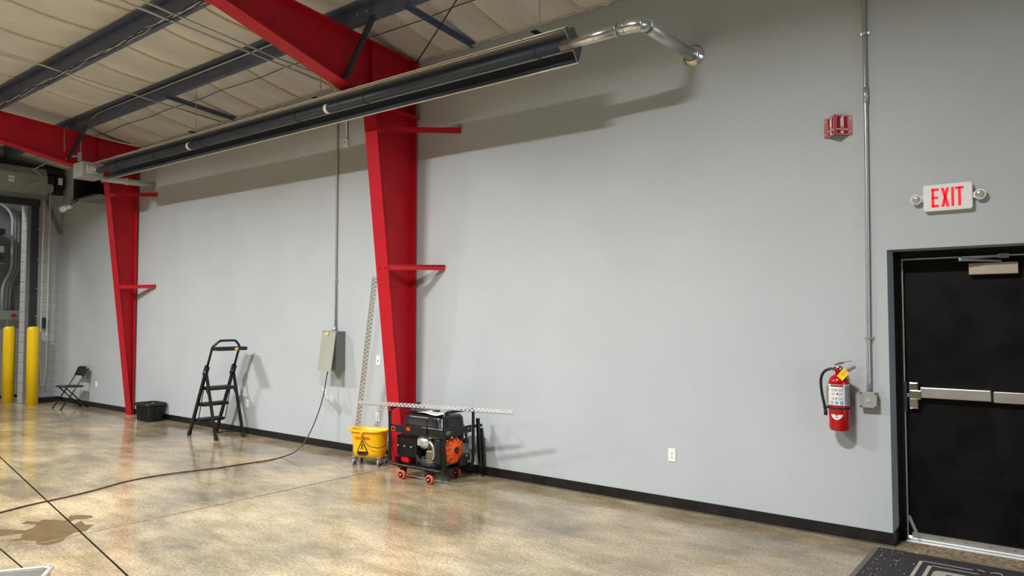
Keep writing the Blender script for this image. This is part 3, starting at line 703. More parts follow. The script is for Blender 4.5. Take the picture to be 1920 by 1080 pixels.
for s in (-1, 1):
    MB().box(s*.148, s*.178, -.03, -.01, -.022, .022).build('lamp_arm', 'white_plastic', ex, bevel=.004)
    h = MB().lathe([(.03, -.012), (.038, -.03), (.037, -.045), (.032, -.047)], 24, (s*.198, 0, 0), 'y').build('lamp_head', 'white_plastic', ex)
    MB().lathe([(.031, -.046), (.026, -.05), (.004, -.052)], 24, (s*.198, 0, 0), 'y').build('lamp_lens', 'lens', h)

# ------------------------------------------------------------------ fire extinguisher sign (projecting V)
fs = thing('extinguisher_sign', (-1.452, 0, 3.21), 0, 'red V shaped FIRE EXTINGUISHER sign projecting from the wall', 'sign')
hz = .079; bx = .079; nose = .095
poly = [(-.103, -.004), (-bx, -.004), (0, -nose), (bx, -.004), (.103, -.004)]
m = MB(); m.sheet([[(a, b, -hz) for a, b in poly], [(a, b, hz) for a, b in poly]], False); m.build('panel', 'sign_red', fs, solid=.003)
for sx in (-.094, .094):
    for sz in (-.05, .05): MB().lathe([(.004, -.009), (.004, -.003)], 8, (sx, 0, sz), 'y').build('screw', 'sign_white', fs)
for s in (1, -1):
    xd = V((bx*1, (nose-.004)*s, 0)).normalized() if s == 1 else V((bx, -(nose-.004), 0)).normalized()
    nrm = V((xd.y, -xd.x, 0))
    if nrm.y > 0: nrm = -nrm
    mid = V((s*bx/2, -(nose+.004)/2, 0))+nrm*.0026; Lw = math.hypot(bx, nose-.004)/2
    mt_ = plane_mtx(mid, xd, (0, 0, 1))
    def flat(pl, nm, dz=0.0): 
        MB().prism(pl, lambda a, b: mt_ @ V((a, b, 0)), lambda a, b: mt_ @ V((a, b, .0008))).build(nm, 'sign_white', fs)
    w2, h2, tt = Lw-.006, hz-.006, .003
    for q in (rc(-w2, w2, h2-tt, h2), rc(-w2, w2, -h2, -h2+tt), rc(-w2, -w2+tt, -h2, h2), rc(w2-tt, w2, -h2, h2)): flat(q, 'border')
    flat([(-.014, -.008), (.014, -.008), (.014, .05), (.008, .058), (-.008, .058), (-.014, .05)], 'pictogram')
    flat([(-.006, .058), (.006, .058), (.02, .067), (.018, .07), (-.006, .066)], 'pictogram')
    text('FIRE', .016, mt_ @ Matrix.Translation((0, -.018, .001)), 'sign_white', 'lettering', fs, .0004)
    text('EXTINGUISHER', .0145, mt_ @ Matrix.Translation((0, -.034, .001)), 'sign_white', 'lettering', fs, .0004, .95)
    flat([(0, -.068), (.022, -.055), (.011, -.055), (.011, -.045), (-.011, -.045), (-.011, -.055), (-.022, -.055)], 'arrow')

# ------------------------------------------------------------------ fire extinguisher
fe = thing('fire_extinguisher', (-1.458, -.098, .845), 0, 'red fire extinguisher with yellow tag hung on the wall beside the door', 'extinguisher')
R0 = .075
MB().lathe([(.062, 0), (.068, .003), (.072, .012), (R0, .02), (R0, .36), (.071, .385), (.058, .407), (.036, .422), (.026, .428), (.026, .46)], 36).build('cylinder', 'ext_red', fe)
def patch(t0, t1, z0, z1, r, nm, mt, par):
    n = max(3, int(abs(t1-t0)/6)); g = [[(r*math.cos(math.radians(t0+(t1-t0)*k/n)), r*math.sin(math.radians(t0+(t1-t0)*k/n)), z) for k in range(n+1)] for z in (z0, z1)]
    return MB().sheet(g).build(nm, mt, par)
lb = patch(-210, 15, .195, .352, R0+.0008, 'label', 'label_white', fe)
c0 = -92
patch(c0-36, c0+38, .336, .349, R0+.0014, 'heading_band', 'ink', lb)
patch(c0-30, c0+32, .340, .347, R0+.0018, 'heading_text', 'ink_red', lb)
patch(c0+46, c0+100, .20, .345, R0+.0014, 'text_column', 'label_grey', lb)
patch(c0-112, c0-56, .30, .315, R0+.0014, 'text_line', 'label_grey', lb); patch(c0-112, c0-60, .325, .335, R0+.0014, 'text_line', 'ink_red', lb)
for k, zz in enumerate((.315, .285, .25)):
    for q in (-30, 10): 
        for e in range(3): patch(c0+q, c0+q+24, zz-.007*e, zz-.007*e+.003, R0+.0014, 'text_line', 'label_grey', lb)
    patch(c0-3+6*(k % 2), c0+3+6*(k % 2), zz-.012, zz+.004, R0+.0014, 'pictogram', 'ink_red' if k != 1 else 'ink', lb)
for q in (-28, 0, 28): patch(c0+q-8, c0+q+8, .203, .224, R0+.0014, 'class_symbol', 'label_blue', lb)
for q in (-28, 0, 28): patch(c0+q-4, c0+q+3, .208, .218, R0+.0018, 'symbol_mark', 'label_white', lb)
MB().lathe([(R0+.001, .165), (R0+.003, .167), (R0+.003, .177), (R0+.001, .179)], 36, caps=False).build('strap', 'ink', fe)
# wing emblem
an = math.radians(-92)
def em(a, z): 
    q = math.radians(-92)+a/R0; return (math.cos(q)*(R0+.0012), math.sin(q)*(R0+.0012), z)
def bot(a):
    P = [(0, .084), (.014, .088), (.034, .102), (.0461, .125)]
    for (a0, z0), (a1, z1) in zip(P, P[1:]):
        if a <= a1: return z0+(z1-z0)*(a-a0)/(a1-a0)
aa = [-.046+.092*k/24 for k in range(25)]
MB().sheet([[em(a, .125 if abs(a) > .012 else .114+.011*abs(a)/.012) for a in aa], [em(a, bot(abs(a))) for a in aa]]).build('wing_emblem', 'label_white', fe)
for q in (-1, 1): MB().add([em(q*.004, .112), em(q*.012, .108), em(q*.006, .098), em(0, .100)], [(0, 1, 2, 3)]).build('emblem_mark', 'label_grey', fe, solid=.002)
MB().lathe([(.02, .45), (.024, .455), (.024, .49), (.016, .495)], 16).box(-.03, .03, -.014, .014, .46, .485).build('valve', 'chrome', fe)
MB().lathe([(.017, -.034), (.017, -.024)], 18, (-.002, 0, .452), 'y').build('gauge', 'ext_red', fe)
MB().bar((-.03, 0, .50), (.035, .02, .515), .022, .008).build('carry_handle', 'ext_red', fe); MB().bar((-.01, -.005, .512), (.085, .04, .53), .02, .006).build('squeeze_lever', 'galv', fe)
MB().tube([(0, -.016, .49), (.01, -.02, .52), (.004, -.022, .56)], .0015, 5).build('pull_pin', 'galv', fe)
hs = spline([(-.025, -.005, .462), (-.06, -.012, .466), (-.105, -.014, .44), (-.128, -.014, .38), (-.122, -.016, .28), (-.104, -.02, .19), (-.098, -.02, .15)], 6)
MB().tube(hs, .0105, 10).build('hose', 'black_plastic', fe)
MB().tube([(-.028, -.005, .462), (-.052, -.009, .464)], .012, 10).build('hose_ferrule', 'chrome', fe)
MB().tube([(-.098, -.02, .155), (-.095, -.02, .11)], .013, 10).build('nozzle', 'black_plastic', fe)
MB().box(-.11, -.07, -.03, -.01, .163, .18).build('hose_clip', 'black_plastic', fe)
tg = plane_mtx((.045, -.06, .43), V((.62, -.1, -.55)), V((.5, -.05, .62)))
tq = MB().prism(rc(-.027, .027, -.04, .04), lambda a, b: tg @ V((a*1.0, -b, 0)), lambda a, b: tg @ V((a*1.0, -b, .001))).build('inspection_tag', 'tag_yellow', fe)
for k in range(4): MB().prism(rc(-.018, .012, .028-.012*k, .031-.012*k), lambda a, b: tg @ V((a, b, -.0005)), lambda a, b: tg @ V((a, b, .0018))).build('print_line', 'ink', tq)
MB().box(-.02, .02, .06, .098, .30, .36).build('wall_hook', 'ext_red', fe)

# ------------------------------------------------------------------ slotted angles
def slotted(name, p, q, wd, label, side, upv):
    t = thing(name, p, 0, label, 'metal angle', 'slotted galvanised angles')
    p, q = V(p), V(q); d = (q-p).normalized(); L = (q-p).length
    a1 = (V(side)-d*V(side).dot(d)).normalized(); a2 = (V(upv)-d*V(upv).dot(d)); a2 = (a2-a1*a2.dot(a1)).normalized()
    for ax in (a1, a2):
        us = [0, .12, .44, .56, .88, 1]; pitch = .05; m = MB(); n = int(L/(pitch/2))
        ls = []
        for i in range(n):
            ls += [i*pitch/2, i*pitch/2+.006]
        ls.append(n*pitch/2)
        vs = [p+d*l+ax*(u*wd) for l in ls for u in us]; fs_ = []
        for i in range(len(ls)-1):
            for j in range(5):
                slab = i % 2 == 1; half = (i//2) % 2
                if slab and ((j == 1 and half == 0) or (j == 3 and half == 1)): continue
                fs_.append((i*6+j, i*6+j+1, (i+1)*6+j+1, (i+1)*6+j))
        m.add(vs, fs_); m.build('slotted_leg', 'strut_metal', t, world=True, solid=.002)
    return t
slotted('slotted_angle', (-7.03, -.225, .01), (-6.385, -.475, 2.20), .06, 'long slotted galvanised angle leaning against the red column behind the bucket', (.8, .6, 0), (-.6, .8, 0))
slotted('slotted_angle', (-6.27, -.77, .762), (-4.40, -.40, .762), .038, 'slotted galvanised angle lying across the top of the generator', (0, .3, 1), (.1, 1, 0))

# ------------------------------------------------------------------ mop bucket
bk = thing('mop_bucket', (-6.55, -.355, 0), math.radians(20), 'yellow plastic CAUTION mop bucket on casters beside the generator', 'bucket')
def ring(w, h, z, n=40, e=3.2, pin=0.0):
    out = []
    for k in range(n):
        a = 2*PI*k/n; c, s = math.cos(a), math.sin(a)
        f = (abs(c)**e+abs(s)**e)**(-1/e)
        out.append(V((c*f*w, s*f*h, z+pin*max(0, -c)**3)))
    return out
def loft(rings, m=None):
    m = m or MB(); n = len(rings[0]); vs = [p for r in rings for p in r]
    m.add(vs, [(i*n+k, i*n+(k+1) % n, (i+1)*n+(k+1) % n, (i+1)*n+k) for i in range(len(rings)-1) for k in range(n)], True); return m
rs = [ring(.185, .12, .095), ring(.205, .138, .10), ring(.215, .15, .16), ring(.235, .175, .36, pin=.0), ring(.243, .182, .385), ring(.262, .20, .39, pin=.012), ring(.268, .206, .40, pin=.015), ring(.262, .20, .412, pin=.015), ring(.238, .178, .408, pin=.01), ring(.226, .166, .36), ring(.205, .14, .16), ring(.19, .125, .115), ring(.02, .02, .112)]
rs = [[V((p.x*.88, p.y*.78, p.z)) for p in r] for r in rs]
m = loft(rs); m.f.append(tuple(range(39, -1, -1))); m.sm.append(False)
bd = m.build('tub', 'bucket_yellow', bk)
MB().prism([(-.262, -.04), (-.22, -.075), (-.22, .075), (-.262, .04)], lambda a, b: (a, b, .392), lambda a, b: (a, b, .425)).build('pour_spout', 'bucket_yellow', bk, bevel=.01)
# front face plane of the tub (between z .16 and .36)
fm = plane_mtx((0, -.1655, .26), (1, 0, 0), V((0, -.025, .2)))
text('CAUTION', .044, fm @ Matrix.Translation((-.03, .062, .004)), 'ink_red', 'lettering', bk, .001)
def tri(s, cy=0): return [(0, s*.62+cy), (.5*s*1.05, -s*.42+cy), (-.5*s*1.05, -s*.42+cy)]
def face(pl, mt, nm, d0, d1, ox=-.03): MB().prism([(a+ox, b) for a, b in pl], lambda a, b: fm @ V((a, b, d0)), lambda a, b: fm @ V((a, b, d1))).build(nm, mt, bk)
face(tri(.15, -.045), 'ink', 'warning_triangle', .001, .004)
face(tri(.105, -.045), 'bucket_yellow', 'triangle_field', .001, .0048)
face([(-.012, -.012), (.0, .0), (.012, -.02), (.006, -.04), (.018, -.07), (.01, -.072), (-.004, -.05), (-.02, -.07), (-.026, -.064), (-.008, -.04)], 'ink', 'slip_figure', .002, .0056)
face(rc(-.07, .07, -.128, -.112), 'ink', 'caption_bar', .001, .005); face(rc(-.05, .05, -.14, -.135), 'ink', 'caption_line', .001, .004)
def tub_y(x, z):
    t = min(1, max(0, (z-.16)/.2)); w, h = (.215+.02*t)*.88, (.15+.025*t)*.78
    return -h*max(0, 1-abs(x/w)**3.2)**(1/3.2)
for o in list(bk.children):
    if o.name.split('.')[0] in ('lettering', 'warning_triangle', 'triangle_field', 'slip_figure', 'caption_bar', 'caption_line'):
        fi = fm.inverted()
        import bmesh
        bm = bmesh.new(); bm.from_mesh(o.data); bmesh.ops.triangulate(bm, faces=bm.faces)
        if o.name.split('.')[0] != 'lettering': bmesh.ops.subdivide_edges(bm, edges=bm.edges, cuts=3, use_grid_fill=True)
        bm.to_mesh(o.data); bm.free()
        for v in o.data.vertices:
            d = (fi @ v.co).z; v.co.y = tub_y(v.co.x, v.co.z)-(.002+d)
hw_ = spline([(-.02, -.165, .385), (.03, -.18, .30), (.08, -.185, .255), (.14, -.175, .235), (.21, -.12, .225), (.245, 0, .28), (.18, .12, .36)], 6)
MB().tube(hw_, .0045, 7).build('wire_handle', 'dark_steel', bk)
MB().lathe([(.016, -.012), (.016, .006)], 14, (-.02, -.16, .39), 'y').build('handle_boss', 'bucket_yellow', bk)
def caster(par, x, y, r, w, ztop, tread, hubm, fork, name='caster'):
    c = MB().bar((x-w*.8, y, r), (x-w*.8, y+.01, ztop-.01), .004, r*1.1, (0, 1, 0)).bar((x+w*.8, y, r), (x+w*.8, y+.01, ztop-.01), .004, r*1.1, (0, 1, 0)).box(x-w*.9, x+w*.9, y-r*.5, y+r*.55+.01, ztop-.012, ztop).build(name, fork, par)
    MB().lathe([(r*.72, -w*.5), (r*.96, -w*.5), (r, -w*.3), (r, w*.3), (r*.96, w*.5), (r*.72, w*.5)], 22, (x, y, r), 'x', caps=True).build('wheel_tread', tread, c)
    MB().lathe([(r*.70, -w*.54), (r*.25, -w*.6), (r*.25, w*.6), (r*.70, w*.54)], 18, (x, y, r), 'x').build('wheel_hub', hubm, c)
    MB().lathe([(r*.16, -w*.95), (r*.16, w*.95)], 10, (x, y, r), 'x').build('axle', 'galv', c)
    return c
for sx in (-.16, .16):
    for sy in (-.075, .085): caster(bk, sx, sy, .038, .02, .1, 'label_grey', 'black_plastic', 'galv')

# ------------------------------------------------------------------ generator
GX0, GX1, GY0, GY1, GZ0, GZ1 = -5.885, -5.085, -.655, -.205, .142, .742
ge = thing('portable_generator', ((GX0+GX1)/2, (GY0+GY1)/2, 0), 0, 'black framed portable generator with orange recoil starter and orange wheels', 'generator')
def G(m, nm, mt, par=None, **k): return m.build(nm, mt, par or ge, world=True, **k)
rt = .016
G(MB().tube(fillet([(GX0, GY1, GZ1), (GX0, GY0, GZ1), (GX0, GY0, GZ0), (GX1, GY0, GZ0), (GX1, GY0, GZ1), (GX1, GY1, GZ1)], .075, 6), rt, 12), 'front_frame', 'black_paint')
G(MB().tube(fillet([(GX0, GY1-.02, GZ1), (GX0, GY1, GZ1-.01), (GX0, GY1, GZ0), (GX1, GY1, GZ0), (GX1, GY1, GZ1-.01), (GX1, GY1-.02, GZ1)], .075, 6), rt, 12), 'rear_frame', 'black_paint')
for z in (GZ0,):
    for x in (GX0+.1, GX1-.1): G(MB().bar((x, GY0, z), (x, GY1, z), .03, .02), 'cross_member', 'black_paint')
G(MB().box(GX0+.1, GX1-.1, GY0+.08, GY1-.08, GZ0-.005, GZ0+.012), 'engine_tray', 'black_paint')
# fascia band round the top
G(MB().box(GX0+.01, GX1-.01, GY0+.004, GY0+.012, .485, .565), 'front_fascia', 'black_plastic', bevel=.003)
G(MB().box(GX1-.012, GX1-.004, GY0+.02, GY1-.02, .50, .575), 'side_fascia', 'black_plastic', bevel=.003)
def dec(x0, x1, z0, z1):
    fd = G(MB().box(x0, x1, GY0+.001, GY0+.004, z0, z1), 'fascia_label', 'brass_dirty')
    G(MB().box(x0+.008, x1-.008, GY0+.0002, GY0+.001, z0+.006, z1-.006), 'label_print', 'ink_red', fd)
G(MB().box(GX0+.02, GX0+.08, GY0+.001, GY0+.004, .495, .54), 'warning_label', 'orange'); G(MB().box(GX0+.028, GX0+.072, GY0, GY0+.002, .502, .533), 'label_print', 'ink'); 
for k in range(4): G(MB().box(GX0+.255+k*.014, GX0+.263+k*.014, GY0+.001, GY0+.004, .515, .55), 'lettering', 'orange')
G(MB().box(GX1-.004, GX1-.001, GY0+.04, GY0+.10, .515, .55), 'side_label', 'brass_dirty'); G(MB().box(GX1-.004, GX1-.001, GY1-.09, GY1-.05, .53, .55), 'side_label', 'brass_dirty')
# tank
tx0, tx1, ty0, ty1 = GX0+.13, GX1-.055, GY0+.04, GY1-.03
def rr(x0, x1, y0, y1, z, e=7): return [V(((x0+x1)/2, (y0+y1)/2, 0))+p for p in ring((x1-x0)/2, (y1-y0)/2, z, 40, e)]
m = loft([rr(tx0, tx1, ty0, ty1, .565), rr(tx0, tx1, ty0, ty1, .575), rr(tx0+.004, tx1-.004, ty0+.004, ty1-.004, .58), rr(tx0+.012, tx1-.012, ty0+.01, ty1-.01, .655), rr(tx0+.03, tx1-.03, ty0+.03, ty1-.03, .685), rr(tx0+.12, tx1-.12, ty0+.1, ty1-.1, .694), rr(tx0+.28, tx1-.28, ty0+.17, ty1-.17, .695)])
m.f.append(tuple(range(len(m.v)-40, len(m.v)))); m.sm.append(True)
tk = G(m, 'fuel_tank', 'black_paint')
G(MB().lathe([(.045, .69), (.045, .715), (.036, .722)], 20, (-5.42, -.42, 0), 'z'), 'fuel_cap', 'black_plastic', tk)
G(MB().tube(fillet([(-5.325, GY0-.004, .50), (-5.325, GY0-.004, .66), (-5.27, GY0+.02, .68), (-5.235, GY0+.03, .64), (-5.225, GY0+.0, .59)], .03), .007, 8), 'fuel_hose', 'black_matte', tk)
# alternator / control cover with louvres
ax0, ax1, az0, az1 = -5.845, -5.545, .225, .45
cvx = G(MB().box(ax0, ax1, GY0+.06, GY1-.1, az0, az1), 'muffler_cover', 'black_plastic', bevel=.012)
for i in range(7):
    for s in (0, 1):
        xx = ax0+.025+s*.135
        G(MB().bar((xx, GY0+.058, az0+.028+i*.028), (xx+.115, GY0+.058, az0+.028+i*.028), .014, .010), 'louvre', 'black_paint', cvx)
for xx in (-5.80, -5.70, -5.60): G(MB().lathe([(.009, -.022), (.011, -.008), (.011, 0)], 12, (xx, GY0+.055, .34), 'y'), 'clamp_bolt', 'chrome', cvx)
G(MB().box(-5.80, -5.68, GY0+.08, GY0+.2, .155, .222), 'red_mount', 'gen_red', bevel=.01)
G(MB().box(-5.86, -5.80, GY0+.05, GY0+.12, .15, .21), 'corner_bracket', 'black_paint')
# engine
eg = G(MB().box(-5.42, -5.19, GY0+.12, GY1-.12, .17, .34).box(-5.46, -5.25, GY0+.14, GY1-.14, .30, .44), 'engine_block', 'engine', bevel=.015)
G(MB().box(-5.40, -5.28, GY0+.055, GY0+.125, .19, .33), 'crankcase_cover', 'brass_dirty', eg, bevel=.02)
for k in range(5): G(MB().box(-5.385, -5.295, GY0+.048, GY0+.06, .20+k*.026, .21+k*.026), 'cooling_rib', 'engine', eg)
G(MB().lathe([(.066, .03), (.07, 0), (.064, -.014), (.046, -.02), (.043, -.034), (.012, -.036)], 24, (-5.425, GY0+.06, .405), 'y'), 'valve_cover', 'engine_white', eg)
G(MB().lathe([(.022, -.041), (.022, -.034)], 18, (-5.425, GY0+.06, .405), 'y'), 'cover_badge', 'label_grey', eg)
G(MB().box(-5.53, -5.47, GY0+.06, GY0+.14, .36, .45), 'carburettor', 'engine_white', eg, bevel=.01)
G(MB().box(-5.50, -5.33, GY0+.07, GY0+.16, .445, .475), 'air_shroud', 'engine_white', eg, bevel=.012)
G(MB().tube(spline([(-5.33, GY0+.05, .42), (-5.28, GY0+.04, .38), (-5.27, GY0+.05, .30), (-5.285, GY0+.05, .24)], 5), .014, 8), 'dipstick_pipe', 'galv', eg)
G(MB().tube(spline([(-5.52, GY0+.05, .26), (-5.46, GY0+.03, .21), (-5.40, GY0+.05, .18), (-5.30, GY0+.04, .17)], 5), .012, 8), 'wiring_loom', 'black_matte', eg)
G(MB().box(-5.245, -5.165, GY0+.03, GY0+.14, .20, .46), 'air_filter_box', 'black_plastic', bevel=.015)
G(MB().box(-5.25, -5.22, GY0+.1, GY0+.12, .19, .22), 'red_clip', 'gen_red')
# recoil starter facing +x
cx_, cy_, cz_ = -5.19, -.44, .335
rcv = G(MB().lathe([(.145, 0), (.145, .03), (.135, .05), (.10, .068), (.055, .074), (.05, .08), (.02, .082)], 36, (cx_, cy_, cz_), 'x'), 'recoil_starter', 'orange')
for k in range(18):
    a = 2*PI*k/18; c, s = math.cos(a), math.sin(a)
    G(MB().bar((cx_+.056, cy_+c*.122, cz_+s*.122), (cx_+.072, cy_+c*.085, cz_+s*.085), .012, .006, (0, -s, c)), 'vent_fin', 'orange', rcv)
G(MB().lathe([(.036, .078), (.036, .086)], 18, (cx_, cy_, cz_), 'x'), 'starter_badge', 'ink', rcv)
for k in range(24):
    a = 2*PI*(k+.5)/24; c, s = math.cos(a), math.sin(a)
    G(MB().bar((cx_+.012, cy_+c*.1445, cz_+s*.1445), (cx_+.034, cy_+c*.1445, cz_+s*.1445), .016, .004, (0, c, s)), 'vent_slot', 'ink', rcv)
    if k % 2: G(MB().bar((cx_+.053, cy_+c*.128, cz_+s*.128), (cx_+.070, cy_+c*.092, cz_+s*.092), .009, .004, (1, 0, 0)), 'vent_slot', 'ink', rcv)
for a in (40, 160, 280): G(MB().bar((cx_+.076, cy_+math.cos(math.radians(a))*.04, cz_+math.sin(math.radians(a))*.04), (cx_+.07, cy_+math.cos(math.radians(a))*.12, cz_+math.sin(math.radians(a))*.12), .012, .008, (1, 0, 0)), 'spoke', 'orange', rcv)
G(MB().box(cx_+.02, cx_+.07, cy_+.15, cy_+.2, cz_+.05, cz_+.10), 'pull_grip', 'black_plastic', rcv, bevel=.008)
G(MB().box(-5.30, -5.14, -.34, GY1-.03, .40, .50).box(-5.2, -5.12, -.62, -.26, .47, .50), 'alternator_bracket', 'black_paint', bevel=.006)
for k, (yy, zz) in enumerate(((-.60, .455), (-.53, .48), (-.33, .46), (-.27, .49), (-.25, .42), (-.3, .26), (-.27, .2))): G(MB().lathe([(.009, 0), (.007, .012)], 8, (-5.10, yy, zz), 'x'), 'bolt', 'chrome')
G(MB().box(-5.3, -5.12, -.36, GY1, .15, .27), 'oil_sump', 'black_matte', bevel=.02)
G(MB().tube([(-5.105, -.33, .56), (-5.105, -.33, .43)], .008, 8), 'fuel_filter', 'chrome')
# casters
for gx, gy in ((GX0+.19, GY0+.012), (GX1-.20, GY0+.012), (GX0+.15, GY1), (GX1-.22, GY1)):
    m_ = thing
    c = MB().bar((gx-.024, gy, .047), (gx-.024, gy+.02, .125), .005, .05, (0, 1, 0)).bar((gx+.024, gy, .047), (gx+.024, gy+.02, .125), .005, .05, (0, 1, 0)).box(gx-.045, gy*0+gx+.045, gy-.03, gy+.05, .118, .128)
    c = G(c, 'caster', 'black_paint')
    # wheels roll sideways so their discs face the front
    G(MB().lathe([(.032, -.016), (.045, -.016), (.048, -.010), (.048, .010), (.045, .016), (.032, .016)], 26, (gx, gy-.012, .048), 'y'), 'wheel_tread', 'orange_wheel', c)
    G(MB().lathe([(.033, -.019), (.014, -.022), (.014, .022), (.033, .019)], 20, (gx, gy-.012, .048), 'y'), 'wheel_hub', 'black_plastic', c)
    G(MB().lathe([(.009, -.03), (.009, .03)], 12, (gx, gy-.012, .048), 'y'), 'axle', 'galv', c)
# folding handle and stand legs at the back right
for dy, z0 in ((-.02, .11), (.035, .11)):
    G(MB().bar((GX1+.03, GY1+.06+dy, .60-dy*2), (GX1+.055, GY1+.075+dy, z0), .03, .03), 'folded_handle_leg', 'black_paint')
G(MB().bar((GX1+.01, GY1, .56), (GX1+.035, GY1+.1, .56), .02, .03), 'handle_pivot', 'black_paint')
G(MB().bar((GX1-.02, GY0+.02, .47), (GX1+.0, GY0+.03, .12), .028, .012), 'support_leg', 'black_paint')
# papers and bag on the tank
t = thing('paper_sheet', (-5.36, -.50, .698), -.1, 'white sheet of paper lying on top of the generator tank', 'paper')
MB().sheet([[(-.16+.32*i/6, -.11+.22*j/4, .010+.007*math.sin(i*.9+j*.5)) for i in range(7)] for j in range(5)]).build('sheet', 'white_paper', t, solid=.001)
t = thing('plastic_bag', (-5.62, -.46, .700), .2, 'crumpled dark plastic bag lying on the generator beside the white paper', 'bag')
r_ = random.Random(3)
g = [[(-.13+.26*i/9, -.08+.16*j/6, .012+(.03+.025*r_.random())*math.sin(PI*i/9)*math.sin(PI*j/6)) for i in range(10)] for j in range(7)]
MB().sheet(g, False).build('film', 'bag', t, solid=.002)

# ------------------------------------------------------------------ step ladder (steps face -x)
la = thing('step_ladder', (-9.85, -.36, 0), 0, 'black three step folding ladder with handrail and tool tray against the wall', 'ladder')
ya, yb = -.575, -.155
def Lb(m, nm, mt='black_paint', par=None, **k): return m.build(nm, mt, par or la, world=True, **k)
def rail(z): return -10.235+(.60/1.30)*z     # x of the front rail at height z
for y in (ya, yb):
    f = Lb(MB().bar((rail(0.03), y, .03), (rail(1.0), y, 1.0), .028, .05, (1, 0, 0)), 'front_rail')
    Lb(MB().bar((rail(0)-.012, y, 0), (rail(.055), y, .06), .036, .058, (1, 0, 0)), 'rubber_foot', 'black_matte', f)
    b_ = Lb(MB().bar((-9.515, y, .03), (-9.80, y, .955), .026, .042, (1, 0, 0)), 'rear_leg')
    Lb(MB().bar((-9.503, y, 0), (-9.522, y, .06), .034, .052, (1, 0, 0)), 'rubber_foot', 'black_matte', b_)
    Lb(MB().bar((rail(.88)-.005, y, .88), (rail(1.02), y, 1.02), .042, .07, (1, 0, 0)), 'hinge_bracket', 'black_plastic')
    Lb(MB().lathe([(.01, -.028), (.01, .028)], 8, (rail(.94)+.01, y, .94), 'y'), 'rivet', 'galv')
    Lb(MB().bar((rail(.72)+.05, y*.98-.01, .70), (rail(.2)+.15, y, .22), .008, .012, (1, 0, 0)), 'link_rod', 'black_paint')
    Lb(MB().bar((-9.71, y, .60), (-9.80, y, .69), .008, .014, (1, 0, 0)), 'spreader', 'black_paint')
# handrail loop
hl = [(rail(.98), ya, .98), (rail(1.30), ya, 1.30), (rail(1.385), ya+.09, 1.385), (rail(1.385), yb-.09, 1.385), (rail(1.30), yb, 1.30), (rail(.98), yb, .98)]
Lb(MB().tube(fillet(hl, .03, 3), .0165, 10), 'handrail')
ty = Lb(MB().box(rail(1.28)-.02, rail(1.28)+.20, ya-.01, yb+.01, 1.245, 1.295), 'tool_tray', 'black_plastic', bevel=.01)
Lb(MB().box(rail(1.28)+.0, rail(1.28)+.18, ya+.015, yb-.015, 1.28, 1.297), 'tray_well', 'black_matte', ty)
Lb(MB().box(rail(1.28)+.199, rail(1.28)+.203, yb-.19, yb-.14, 1.252, 1.288), 'yellow_label', 'tag_yellow', ty)
for z, dp in ((.70, .26), (.46, .20), (.225, .20)):
    x0 = rail(z)-.05 if z < .6 else rail(z)-.03
    s = Lb(MB().box(x0, x0+dp, ya+.012, yb-.012, z-.02, z+.02), 'step', 'black_paint', bevel=.006)
    Lb(MB().box(x0+.01, x0+dp-.01, ya+.02, yb-.02, z+.02, z+.024), 'tread_pad', 'black_matte', s)
Lb(MB().bar((-9.56, ya, .10), (-9.56, yb, .10), .016, .016), 'rear_crossbar')

# ------------------------------------------------------------------ black tote
to = thing('plastic_tote', (-12.22, -.19, 0), 0, 'small open black ribbed plastic tote on the floor beside the far red column', 'tote')
def sq(w, h, z, e=9): return ring(w, h, z, 44, e)
m = loft([sq(.19, .13, .0), sq(.195, .135, .01), sq(.213, .152, .245), sq(.213, .152, .25), sq(.235, .172, .255), sq(.24, .177, .262), sq(.238, .175, .30), sq(.218, .157, .302), sq(.205, .145, .25), sq(.185, .125, .015), sq(.01, .01, .013)])
m.f.append(tuple(range(43, -1, -1))); m.sm.append(False)
tub = m.build('tub', 'black_plastic', to)
for i in range(5):
    xx = -.15+i*.075
    MB().bar((xx*.93, -.139, .02), (xx, -.158, .245), .026, .014, (0, 1, 0)).build('rib', 'black_plastic', to, bevel=.004)
for i in range(3):
    yy = -.09+i*.09
    MB().bar((.199, yy*.9, .02), (.219, yy, .245), .014, .026, (0, 1, 0)).build('rib', 'black_plastic', to, bevel=.004)

# ------------------------------------------------------------------ folding chair (faces -y)
ch = thing('folding_chair', (-15.12, -.3, 0), 0, 'black metal folding chair standing near the corner of the two walls', 'chair')
cw_ = .19
for s in (-1, 1):
    MB().tube([(s*cw_, -.245, .0), (s*cw_, -.015, .36), (s*(cw_-.005), .10, .55), (s*(cw_-.012), .225, .755)], .0115, 8).build('front_leg', 'black_paint', ch)
    MB().tube([(s*(cw_-.03), .235, .0), (s*(cw_-.03), .02, .22), (s*(cw_-.03), -.16, .405)], .0115, 8).build('rear_leg', 'black_paint', ch)
    MB().lathe([(.017, 0), (.014, .025)], 10, (s*cw_, -.245, 0)).build('foot_cap', 'black_matte', ch); MB().lathe([(.017, 0), (.014, .025)], 10, (s*(cw_-.03), .235, 0)).build('foot_cap', 'black_matte', ch)
MB().tube([(-cw_, -.175, .11), (cw_, -.175, .11)], .009, 8).build('stretcher', 'black_paint', ch); MB().tube([(-cw_+.03, .175, .065), (cw_-.03, .175, .065)], .009, 8).build('stretcher', 'black_paint', ch)
m = loft([ring(.19, .20, .402, 32, 4), ring(.203, .213, .41, 32, 4), ring(.203, .213, .424, 32, 4), ring(.18, .19, .43, 32, 4), ring(.02, .02, .424, 32, 4)]); m.f.append(tuple(range(31, -1, -1))); m.sm.append(False)
for p in m.v: p.y += -.03; p.z -= .03*(p.y+.03)
m.build('seat', 'black_plastic', ch)
g = []
